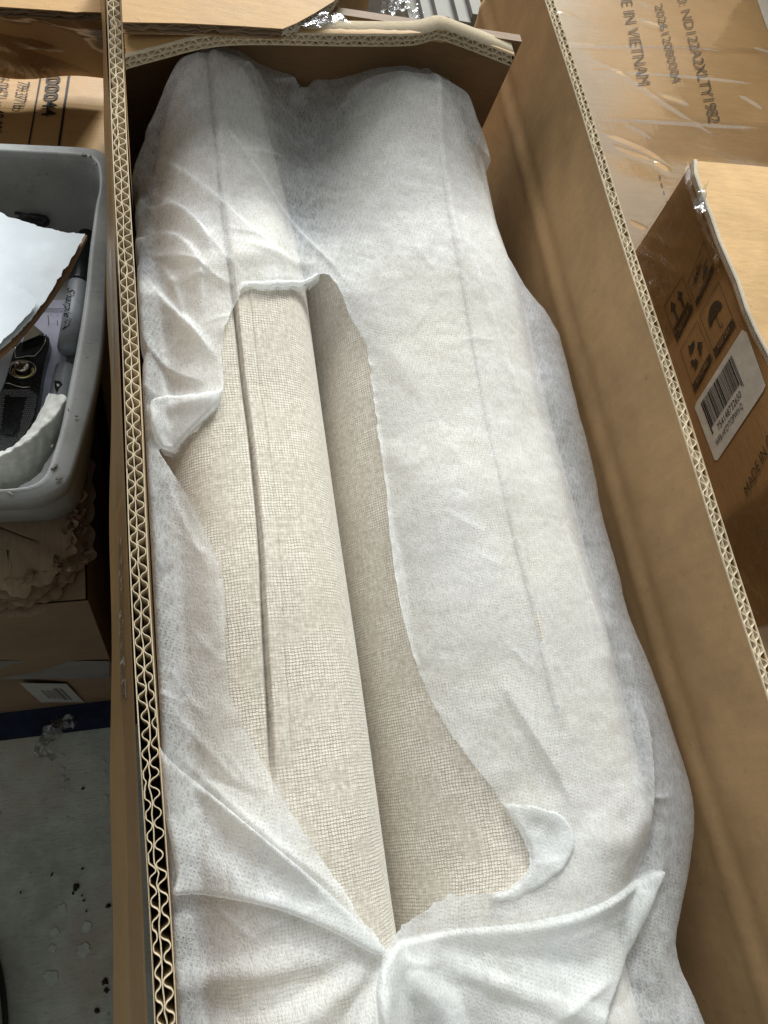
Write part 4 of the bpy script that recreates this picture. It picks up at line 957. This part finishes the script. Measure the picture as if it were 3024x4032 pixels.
s_ = MB(); s_.add([cK + np.array([a, b, .0041]) for a, b in ((-.0022, .0036), (-.0012, .0038), (.0018, -.0028), (.0010, -.0030))], [(0, 1, 2, 3)]); s_.build('knob_slot', M_black, kn)
body_slab('grip_inset', [(26, 1566), (96, 1576), (64, 1716), (6, 1706)], kz + .0012, .002, M_black, .0006)
st = MB(); hp = np.array([(30, 1528), (125, 1536), (150, 1560), (128, 1650), (88, 1730), (-30, 1775), (-30, 1560)], float); ip = np.array([(20, 1556), (104, 1566), (68, 1726), (-2, 1716)], float)
gx = np.arange(-30, 160, 8.2)
cand = [(a + (4.1 if j % 2 else 0) - .25 * (b - 1520) * .5 + 20, b) for j, b in enumerate(np.arange(1528, 1790, 7.6)) for a in gx]
ca = np.array(cand); ok = inside(ca[:, 0], ca[:, 1], hp) & ~inside(ca[:, 0], ca[:, 1], ip)
for a, b in ca[ok]:
    c_ = FZ(a, b, kz); r_ = .0007
    V = [c_ + np.array([math.cos(q_) * r_, math.sin(q_) * r_, 0]) for q_ in np.linspace(0, 6.283, 6, endpoint=False)] + [c_ + np.array([0, 0, .0007])]
    st.add(V, [(i, (i + 1) % 6, 6) for i in range(6)])
tag(st.build('grip_studs', plain('satin_studs', (.20, .20, .20), .25, .8), kn), kind='stuff')
# curled crepe paper strip
A_ = [(192, 1550), (162, 1610), (132, 1668), (96, 1722), (50, 1762), (-10, 1790), (-120, 1820)]; B_ = [(266, 1566), (238, 1612), (192, 1662), (142, 1708), (84, 1752), (0, 1800), (-120, 1836)]
C_ = [(245, 1650), (236, 1705), (203, 1795), (152, 1866), (97, 1912), (0, 1935), (-120, 1950)]
def rs(L_, z_): return resample(smoothpoly(np.array([FZ(a, b, z_) for a, b in L_]), 2, False), .0001, False)
def rn(L_, z_, n_=70):
    p_ = smoothpoly(np.array([FZ(a, b, z_) for a, b in L_]), 2, False); s2 = np.concatenate([[0], np.cumsum(np.linalg.norm(np.diff(p_, axis=0), axis=1))]); q_ = np.linspace(0, s2[-1], n_)
    return np.stack([np.interp(q_, s2, p_[:, i]) for i in range(3)], 1)
a_, b2, c2 = rn(A_, BZ - .030), rn(B_, BZ - .012), rn(C_, BZ - .055)
rows = [a_ * (1 - q_) + b2 * q_ + np.array([0, 0, .002]) * math.sin(q_ * math.pi) for q_ in np.linspace(0, 1, 9)] + [b2 * (1 - q_) + c2 * q_ + np.array([.002, -.004, 0]) * math.sin(q_ * math.pi) for q_ in np.linspace(.06, 1, 16)]
G = np.stack(rows, 1); fw = waves(30, 60, 260, 91, .5, .7); G[..., 2] += .0006 * fw(G[..., 0], G[..., 1] - G[..., 2]); G[..., 1] += .0004 * fw(G[..., 0] + 1, G[..., 2])
tag(grid('crepe_paper', G, M_tissue), 'curled strip of off-white crepe paper along the front of the tub', 'paper strip')

# ================================================================== UPPER LEFT cartons
cb = thing('printed_carton', 'brown carton with black weight and size print, behind the grey tub', 'carton', (-.2, .8, 0))
ZB = .50
mB = MB(); mB.box((-.9, .492, 0), (-.022, 1.5, ZB)); mB.build('carton_body', M_card_d, cb)
plB = lambda px, py: FZ(px, py, ZB + .0008)
text_on('printed_text', '00044', [(184, 300), (162, 461), (220, 457), (241, 300)], M_ink, cb, plB, bold=.012)
text_on('printed_text', '79.37 lb', [(70, 322), (50, 429), (98, 431), (120, 325)], M_ink, cb, plB)
text_on('printed_text', '16.06"L x 48.03"', [(-8, 288), (-48, 520), (5, 524), (44, 290)], M_ink, cb, plB)
def bar(px0, px1, wpx, z, place, name, parent, mat):
    (a, b), (c, d_) = px0, px1; L_ = math.hypot(c - a, d_ - b); nx_, ny_ = -(d_ - b) / L_ * wpx / 2, (c - a) / L_ * wpx / 2
    return poly_place(name, [(a + nx_, b + ny_), (c + nx_, d_ + ny_), (c - nx_, d_ - ny_), (a - nx_, b - ny_)], place, mat, parent)
bar((162, 290), (108, 600), 6.5, ZB, plB, 'printed_line', cb, M_ink)
bar((273, 290), (226, 610), 9.5, ZB, plB, 'printed_line', cb, M_ink)
bar((255, 452), (400, 459), 1.2, ZB, plB, 'crease', cb, M_card_dark)
# carton above with open flap: flat lid edge and hanging film-covered side
cc_ = thing('taped_carton', 'carton with flat lid and film-wrapped side above the weight-printed carton', 'carton', (-.3, .75, ZB))
ZC = .640
lid = [(-700, -400), (-700, 16), (0, 26), (120, 34), (240, 42), (300, 48), (330, 46), (430, 52), (430, -400)]
s_ = MB(); tp = [FZ(a, b, ZC) for a, b in lid]
for p_ in tp: p_[0] = min(p_[0], -.0145)
s_.slab(tp, .0010); s_.build('lid', M_card_strip, cc_)
corr('cut_edge', np.array(tp[1:8]) - [0, 0, .0075], (0, 0, 1), (0, 1, 0), .0065, cc_, M_card_old, seed=31, depth=.006, crush=lambda p: np.full(len(p), .9), pitch=.03)
edge = resample(np.array(tp[1:8]), .006, False); nE = len(edge)
lowp = np.array([DZ(a_, 168 + 4 * math.sin(a_ * .03), .515) for a_ in np.linspace(-380, 245, 60)]); low = np.stack([np.interp(np.linspace(0, 1, nE), np.linspace(0, 1, 60), lowp[:, i]) for i in range(3)], 1)
v_ = np.linspace(0, 1, 20)[None, :, None]
SP = (edge[:, None, :] + [0, .003, -.008]) * (1 - v_) + low[:, None, :] * v_; SP[..., 1] += .006 * np.sin(v_[..., 0] * 3.1) * 1.0
grid('side_flap', SP, M_card_dark, cc_)
fs = SP + [0, -.003, .004]; fN = waves(30, 10, 60, 61, .8, .5); fs[..., 2] += .0025 * fN(fs[..., 0], fs[..., 2] - fs[..., 1]); fs[..., 1] += .002 * fN(fs[..., 0] + 1, fs[..., 2])
grid('stretch_film', fs, M_film, cc_)

# ================================================================== RIGHT: wrapped carton, upright carton, pallet
cD = thing('wrapped_carton', 'film-wrapped carton printed MADE IN VIETNAM, right of the long carton', 'carton', (.8, .9, 0))
ZD = .55
mD = MB(); mD.box((.436, .43, 0), (1.5, 1.7, ZD)); mD.build('carton_body', M_card_d, cD)
plD = lambda px, py: FZ(px, py, ZD + .0008)
text_on('printed_text', 'MADE IN VIETNAM', [(2420, -115), (2512, 334), (2562, 329), (2462, -120)], M_ink, cD, plD)
text_on('printed_text', '202612080004', [(2577, 22), (2647, 328), (2682, 318), (2607, 12)], M_ink, cD, plD)
text_on('printed_text', 'ND122A2XLTY1982', [(2679, 44), (2791, 484), (2838, 479), (2716, 36)], M_ink, cD, plD)
text_on('printed_text', 'SKU:', [(2650, -66), (2674, 22), (2710, 14), (2684, -75)], M_ink, cD, plD)
for (a, b, c, d_) in ((2596, 690, 2601, 706), (2603, 720, 2609, 738), (2612, 752, 2617, 766), (2625, 790, 2630, 802)): bar((a, b), (c, d_), 4.5, ZD, plD, 'dash_mark', cD, M_ink)
poly_place('paper_label', [(2972, -60), (2982, 0), (3000, 55), (3024, 120), (3090, 250), (3200, 0)], plD, M_label, cD)
# tape bands and film with ridges
def film(name, x0, x1, y0, y1, zb, ridges, mat, parent, amp=.0004, step=.0018, seed=5, base=.0022):
    X, Y = np.meshgrid(np.arange(x0, x1, step), np.arange(y0, y1, step), indexing='ij'); f_ = waves(30, 3, 18, seed, 1.4, .5)
    Z = zb + base + amp * f_(X, Y)
    rs_ = [(np.array([FZ(a, b, zb)[:2] for a, b in p]), am * .62, wd_ * .55, kd) for p, am, wd_, kd in ridges]
    Z = np.maximum(Z + ridge_sum(X, Y, rs_), zb + .0009)
    return grid(name, np.stack([X, Y, Z], -1), mat, parent)
fr = [([(2200, 275), (2420, 292), (2650, 300), (2850, 320), (3060, 345)], 4*mm, 4*mm, 's'), ([(2230, 178), (2400, 190), (2700, 190), (2900, 215), (3040, 225)], 3*mm, 4*mm, 's'),
      ([(2280, 215), (2380, 265), (2460, 305), (2640, 430), (2850, 560)], 3*mm, 5*mm, 's'), ([(2340, 470), (2600, 480), (2850, 500), (3040, 500)], 2*mm, 5*mm, 'g'),
      ([(2340, 525), (2450, 560), (2560, 610), (2640, 660)], 7*mm, 5*mm, 's'), ([(2380, 570), (2460, 600), (2600, 650)], 5*mm, 4*mm, 's'), ([(2450, 490), (2520, 520), (2570, 555)], 3*mm, 3*mm, 's'),
      ([(2560, 640), (2600, 660), (2640, 690)], 7*mm, 4*mm, 's'), ([(2580, 375), (2640, 395), (2720, 420)], 5*mm, 7*mm, 'r'), ([(2890, 370), (2950, 400), (3010, 440)], 4*mm, 4*mm, 's'),
      ([(2460, 870), (2510, 895), (2560, 915)], 4*mm, 3*mm, 's'), ([(2190, 60), (2230, 60), (2270, 80)], 3*mm, 3*mm, 's'), ([(2620, 0), (2560, 40), (2500, 0)], 3*mm, 3*mm, 's'),
      ([(2500, 80), (2600, 110), (2640, 130)], 4*mm, 6*mm, 'r'), ([(2940, 190), (3000, 200), (3060, 225)], 4*mm, 4*mm, 's')]
film('stretch_film', .440, 1.0, .44, 1.25, ZD, fr, M_film, cD)
poly_place('packing_tape', [(2225, 165), (3100, 195), (3100, 215), (2232, 188)], lambda a, b: FZ(a, b, ZD + .0013), M_tape, cD)
poly_place('packing_tape', [(2250, 450), (3100, 490), (3100, 640), (2330, 590)], lambda a, b: FZ(a, b, ZD + .0013), M_tape, cD)

# carton with the recycling and umbrella marks
cE = thing('marked_carton', 'carton with handling symbols and barcode sticker, standing at the right edge', 'carton', (.7, .28, .568))
ZE = .68
ridge_px = [(2729, 632), (2731, 690), (2763, 780), (2796, 863), (2824, 947), (2849, 1005), (2897, 1114), (2932, 1223), (2972, 1313), (3019, 1402), (3075, 1520), (3240, 1850), (3400, 2140)]
rw = np.array([FZ(a, b, ZE) for a, b in ridge_px])
yy = np.linspace(rw[0, 1], .072, 120); xx = np.interp(-yy, -rw[:, 1], rw[:, 0]); xx = np.where(yy < .20, np.interp(.20, rw[::-1, 1], rw[::-1, 0]) * .5 + xx * .5, xx)
AE = FZ(2731, 632, ZE); BE = FZ(3019, 1402, ZE); DE = BE - AE; DE /= np.linalg.norm(DE); NE = np.cross(DE, [0, 0, 1])
xbase = AE[0] + (yy - AE[1]) * DE[0] / DE[1]
vv = np.linspace(0, 1, 30); HT = .112
FX = xx[:, None] * np.exp(-vv[None, :] * 16) + xbase[:, None] * (1 - np.exp(-vv[None, :] * 16))
FY_ = yy[:, None] - .018 * vv[None, :] * np.clip((yy[:, None] - .1) / .1, 0, 1); FZ_ = ZE - HT * vv[None, :] + 0 * FX
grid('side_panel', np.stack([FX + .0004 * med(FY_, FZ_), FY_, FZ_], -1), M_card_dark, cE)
s_ = MB(); far = FZ(3024, 624, ZE); dv = far - AE
tp = [np.array([a, b, ZE]) for a, b in zip(xx, yy)] + [np.array([1.0, .072, ZE]), np.array([1.0, AE[1] + .01, ZE])]
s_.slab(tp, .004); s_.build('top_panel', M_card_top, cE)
corr('cut_edge', np.stack([xx - .0006, yy, 0 * xx + ZE - .0022], 1), (0, 0, 1), (1, 0, 0), .0036, cE, M_flute_dim, pitch=.0032, depth=.004, seed=41, crush=lambda p: np.full(len(p), .5), th=.0005)
s_ = MB(); s_.add([(FX[-1, 0], .072, ZE), (1.0, .072, ZE), (1.0, .072, .568), (FX[-1, -1], .072, .568)], [(0, 1, 2, 3)]); s_.build('end_panel', M_card_dark, cE); s_ = MB(); s_.add([(AE[0], AE[1] - .02, .568), (AE[0], AE[1] - .0, ZE - .004), (1, AE[1] + .01, ZE - .004), (1, AE[1] + .01, .568)], [(0, 1, 2, 3)]); s_.build('end_panel', M_card_dark, cE)
upE = np.cross(DE, [0, 0, 1]); upE = -upE if upE[0] > 0 else upE
plE0 = lambda px, py: FPL(px, py, AE, NE)
plE = lambda px, py: plE0(px, py) + upE * .0012
plE2 = lambda px, py: plE0(px, py) + upE * .0018
lab = [(2927, 1298), (2945, 1310), (3019, 1517), (3010, 1540), (2830, 1812), (2818, 1812), (2740, 1606), (2744, 1588)]
poly_place('barcode_sticker', lab, plE, M_label, cE)
q = np.array([(2738, 1596), (2927, 1298), (3019, 1517), (2820, 1815)], float)       # start(bottom-left of print), along, ...
def LQ(u, v_): return (1-u)*(1-v_)*q[0] + u*(1-v_)*q[1] + u*v_*q[2] + (1-u)*v_*q[3]
# bars: zoomed picture shows them running down-right, spread along the label
bars = MB(); u = .10; r = np.random.RandomState(4)
while u < .74:
    wb = r.choice([.005, .008, .013, .019], p=[.35, .3, .2, .15])
    v1 = .56 if (.12 < u < .70) else .62
    if u < .115 or u > .72: v1 = .66
    bars.add([plE2(*LQ(u, .10)), plE2(*LQ(u + wb, .10)), plE2(*LQ(u + wb, v1)), plE2(*LQ(u, v1))], [(0, 1, 2, 3)]); u += wb + r.choice([.005, .008, .012])
bars.build('barcode', M_ink, cE)
def text_lab(txt, u0, u1, vb, vt, parent): return text_on('printed_text', txt, [LQ(u0, vb), LQ(u1, vb), LQ(u1, vt), LQ(u0, vt)], M_ink, parent, plE2, lift=0)
text_lab('754148732650', .20, .66, .73, .62, cE); text_lab('WFB-HFZYTOPWH-Q', .10, .62, .88, .78, cE)
# handling marks
def quadf(qp):
    qp = np.array(qp, float); return lambda u, v_: (1-u)*(1-v_)*qp[0] + u*(1-v_)*qp[1] + u*v_*qp[2] + (1-u)*v_*qp[3]
def frame(qp, parent, w_=2.0):
    for i in range(4): bar(qp[i], qp[(i + 1) % 4], w_, 0, plE, 'mark_frame', parent, M_ink_soft)
def poly_q(name, f_, pts, parent, mat=None): return poly_place(name, [f_(*p_) for p_ in pts], plE, mat or M_ink_soft, parent)
# each frame: corners start (bottom-left when read), bottom-right, top-right, top-left ; u along the foot, v up
frames = {
 'umbrella': [(2825, 1413), (2903, 1285), (2833, 1111), (2759, 1242)],
 'recycle': [(2742, 1550), (2812, 1416), (2749, 1263), (2682, 1380)],
 'arrows': [(2671, 1350), (2735, 1216), (2690, 1090), (2618, 1205)],
 'sun': [(2748, 1204), (2818, 1060), (2775, 950), (2712, 1120)]}
words = {'umbrella': 'KEEP DRY', 'recycle': 'RECYCLABLE', 'arrows': 'THIS SIDE UP', 'sun': 'KEEP AWAY'}
for nm, qp in frames.items():
    f_ = quadf(qp); frame(qp, cE, 1.6)
    poly_q('mark_band', f_, [(.0, .04), (.97, .04), (.97, .20), (.0, .20)], cE)
    text_on('printed_text', words[nm], [f_(.2, .07), f_(.8, .07), f_(.8, .17), f_(.2, .17)], M_card_dark, cE, plE2, lift=0)
f_ = quadf(frames['umbrella'])
poly_q('umbrella_mark', f_, [(.5 + .33 * math.cos(t_), .60 + .26 * math.sin(t_)) for t_ in np.linspace(0, math.pi, 14)] + [(.30, .60), (.39, .64), (.5, .60), (.61, .64), (.70, .60)][::1], cE)
bar(f_(.5, .60), f_(.5, .34), 2.5, 0, plE, 'umbrella_mark', cE, M_ink_soft); bar(f_(.5, .34), f_(.58, .32), 2.5, 0, plE, 'umbrella_mark', cE, M_ink_soft); bar(f_(.58, .32), f_(.60, .38), 2.5, 0, plE, 'umbrella_mark', cE, M_ink_soft)
f_ = quadf(frames['recycle'])
for k in range(3):
    a0 = math.pi / 2 + k * 2 * math.pi / 3
    def pt(ang, r_): return (.5 + r_ * math.cos(ang) * .9, .58 + r_ * math.sin(ang) * .72)
    poly_q('recycle_mark', f_, [pt(a0 - .45, .34), pt(a0 + .25, .34), pt(a0 + .40, .44), pt(a0 + 1.0, .28), pt(a0 + .35, .12), pt(a0 + .25, .20), pt(a0 - .45, .20)], cE)
f_ = quadf(frames['arrows'])
for c_ in (.30, .68):
    poly_q('arrow_mark', f_, [(c_ - .05, .38), (c_ + .05, .38), (c_ + .05, .68), (c_ + .14, .68), (c_, .88), (c_ - .14, .68), (c_ - .05, .68)], cE)
poly_q('arrow_mark', f_, [(.05, .26), (.90, .26), (.90, .34), (.05, .34)], cE)
f_ = quadf(frames['sun'])
for k in range(14):
    a_ = k * 2 * math.pi / 14; c0 = (.42, .72); r_a, r_b = .10, (.30 if k % 2 else .22)
    bar(f_(c0[0] + r_a * math.cos(a_), c0[1] + r_a * .7 * math.sin(a_)), f_(c0[0] + r_b * math.cos(a_), c0[1] + r_b * .7 * math.sin(a_)), 2.2, 0, plE, 'sun_mark', cE, M_ink_soft)
poly_q('sun_mark', f_, [(.42 + .07 * math.cos(t_), .72 + .05 * math.sin(t_)) for t_ in np.linspace(0, 6.28, 12, endpoint=False)], cE)
poly_q('carton_mark', f_, [(.62, .30), (.80, .30), (.80, .44), (.62, .44)], cE); bar(f_(.50, .28), f_(.70, .52), 3, 0, plE, 'carton_mark', cE, M_ink_soft); bar(f_(.70, .52), f_(.92, .52), 3, 0, plE, 'carton_mark', cE, M_ink_soft)
text_on('printed_text', 'MADE IN CHINA', [(2950, 1955), (3098, 1640), (3078, 1600), (2934, 1920)], M_ink_soft, cE, plE2, lift=0)
# film on its side
uu, v2 = np.meshgrid(np.linspace(0, 1, 120), np.linspace(0, 1, 30), indexing='ij')
FE = np.stack([FX + upE[0] * .003, FY_ + upE[1] * .003, FZ_], -1); ff = waves(30, 20, 90, 71, .9, .5); FE[..., 0] -= .0016 * np.abs(ff(FE[..., 1], FE[..., 2]))
grid('stretch_film', FE[:34], M_film, cE); grid('stretch_film', FE[86:], M_film, cE)
o = crumple('tape_knot', [(2725, 790), (2745, 760), (2760, 740), (2768, 770), (2778, 800), (2772, 835), (2755, 860), (2745, 830)], ZE + .001, M_scrap, cE, .003, 8, 10)
# pallet boards under it
pal = thing('wooden_pallet', 'pale wooden pallet board under the marked carton at the right edge', 'pallet', (.7, .2, 0))
for k in range(4):
    s_ = MB(); s_.box((.47, .040 + .098 * k, .546), (1.1, .040 + .098 * k + .084, .567)); s_.build('board', M_wood, pal)
for xk in (.50, .80): 
    s_ = MB(); s_.box((xk, .045, 0), (xk + .09, .41, .5455)); s_.build('runner', M_wood, pal)
s_ = MB(); s_.slab([(.44, -.03, .49), (.62, -.03, .49), (.62, .03, .49), (.44, .03, .49)], .49)
tag(s_.build('white_block', M_white), 'white block peeping out below the pallet at the right edge', 'block')
# unseen carton added out to the right to shade the wrapped one
s_ = MB(); s_.box((.90, 1.02, ZD + .004), (1.45, 1.6, ZD + .36)); o = s_.build('added_shade_carton', M_card_top); tag(o, 'unseen plain carton added on the wrapped carton to shade its top', 'carton')

# ================================================================== BEYOND THE FAR END
bk = thing('unseen_floor_shader', 'unseen tall carton added beyond the far end to shade the floor', 'carton', (.5, 2.1, 0))  # out of view, added to keep lamp light off the floor behind the box
s_ = MB(); s_.box((-.9, 1.78, 0), (1.5, 2.4, 1.04)); s_.build('carton_body', M_card_d, bk)
gs = thing('grey_board_stack', 'stack of grey folded boards standing behind the far end', 'boards', (.36, .75, 0))
for k in range(6):
    x0 = 888 + k * 25; s_ = MB(); p0, p1 = DZ(x0, 56 - 4 * (k % 2), .58), DZ(x0 + 24.4, 56, .58)
    s_.box((p0[0], p0[1], 0), (p1[0], p0[1] + .16, .58 + .006 * (k % 3))); s_.build('board', plain('grey_board', (.24, .23, .205), .7, .2), gs)
cr = crumple('film_scrap', [(1120, 112), (1180, 70), (1230, 42), (1280, 30), (1330, 60), (1385, 102), (1300, 108), (1200, 114)], .7345, M_scrap, None, .0012, 18)
tag(cr, 'clear film scrap with a bright edge, lying on the torn top strip', 'plastic scrap')
cr2 = crumple('film_scrap', [(1500, 0), (1530, -30), (1600, -20), (1640, 30), (1660, 100), (1600, 92), (1520, 70), (1500, 50)], .60, M_scrap, None, .004, 19)
tag(cr2, 'greyish clear film caught beyond the far end beside the boards', 'plastic scrap')

# ================================================================== SHOE at the lower left corner
sh = thing('shoe', 'toe of a grey mesh shoe with dark sole on the concrete floor', 'shoe', FZ(-120, 4000, 0))
tip = FZ(-95, 3690, 0); edgeR = FZ(42, 3960, 0); cxS = tip[0]; hw_ = edgeR[0] - cxS
n_ = 40; ysn = np.linspace(0, 1, n_)
def outline(s_w, s_y, z_, k_=1.0):
    th_ = np.linspace(0, 2 * math.pi, 48, endpoint=False); yc = tip[1] - .14
    return np.array([(cxS + hw_ * s_w * np.sign(math.cos(t_)) * abs(math.cos(t_)) ** .8, yc + .14 * s_y * np.sign(math.sin(t_)) * abs(math.sin(t_)) ** .8, z_) for t_ in th_])
grid('sole', np.stack([outline(.97, .98, .001), outline(1, 1, .006), outline(1, 1, .022), outline(.95, .97, .026), outline(.5, .6, .026)], 0), M_rubber, sh, True, closed=True)
grid('upper', np.stack([outline(.93, .955, .026), outline(.92, .945, .036), outline(.86, .90, .050), outline(.72, .80, .062), outline(.45, .6, .070), outline(.1, .2, .073)], 0), M_shoe, sh, True, closed=True)
s_ = MB(); s_.tube(list(outline(.90, .93, .040)) + [outline(.90, .93, .040)[0]], .0025, 6, False); s_.build('piping', M_greyplastic, sh, True)
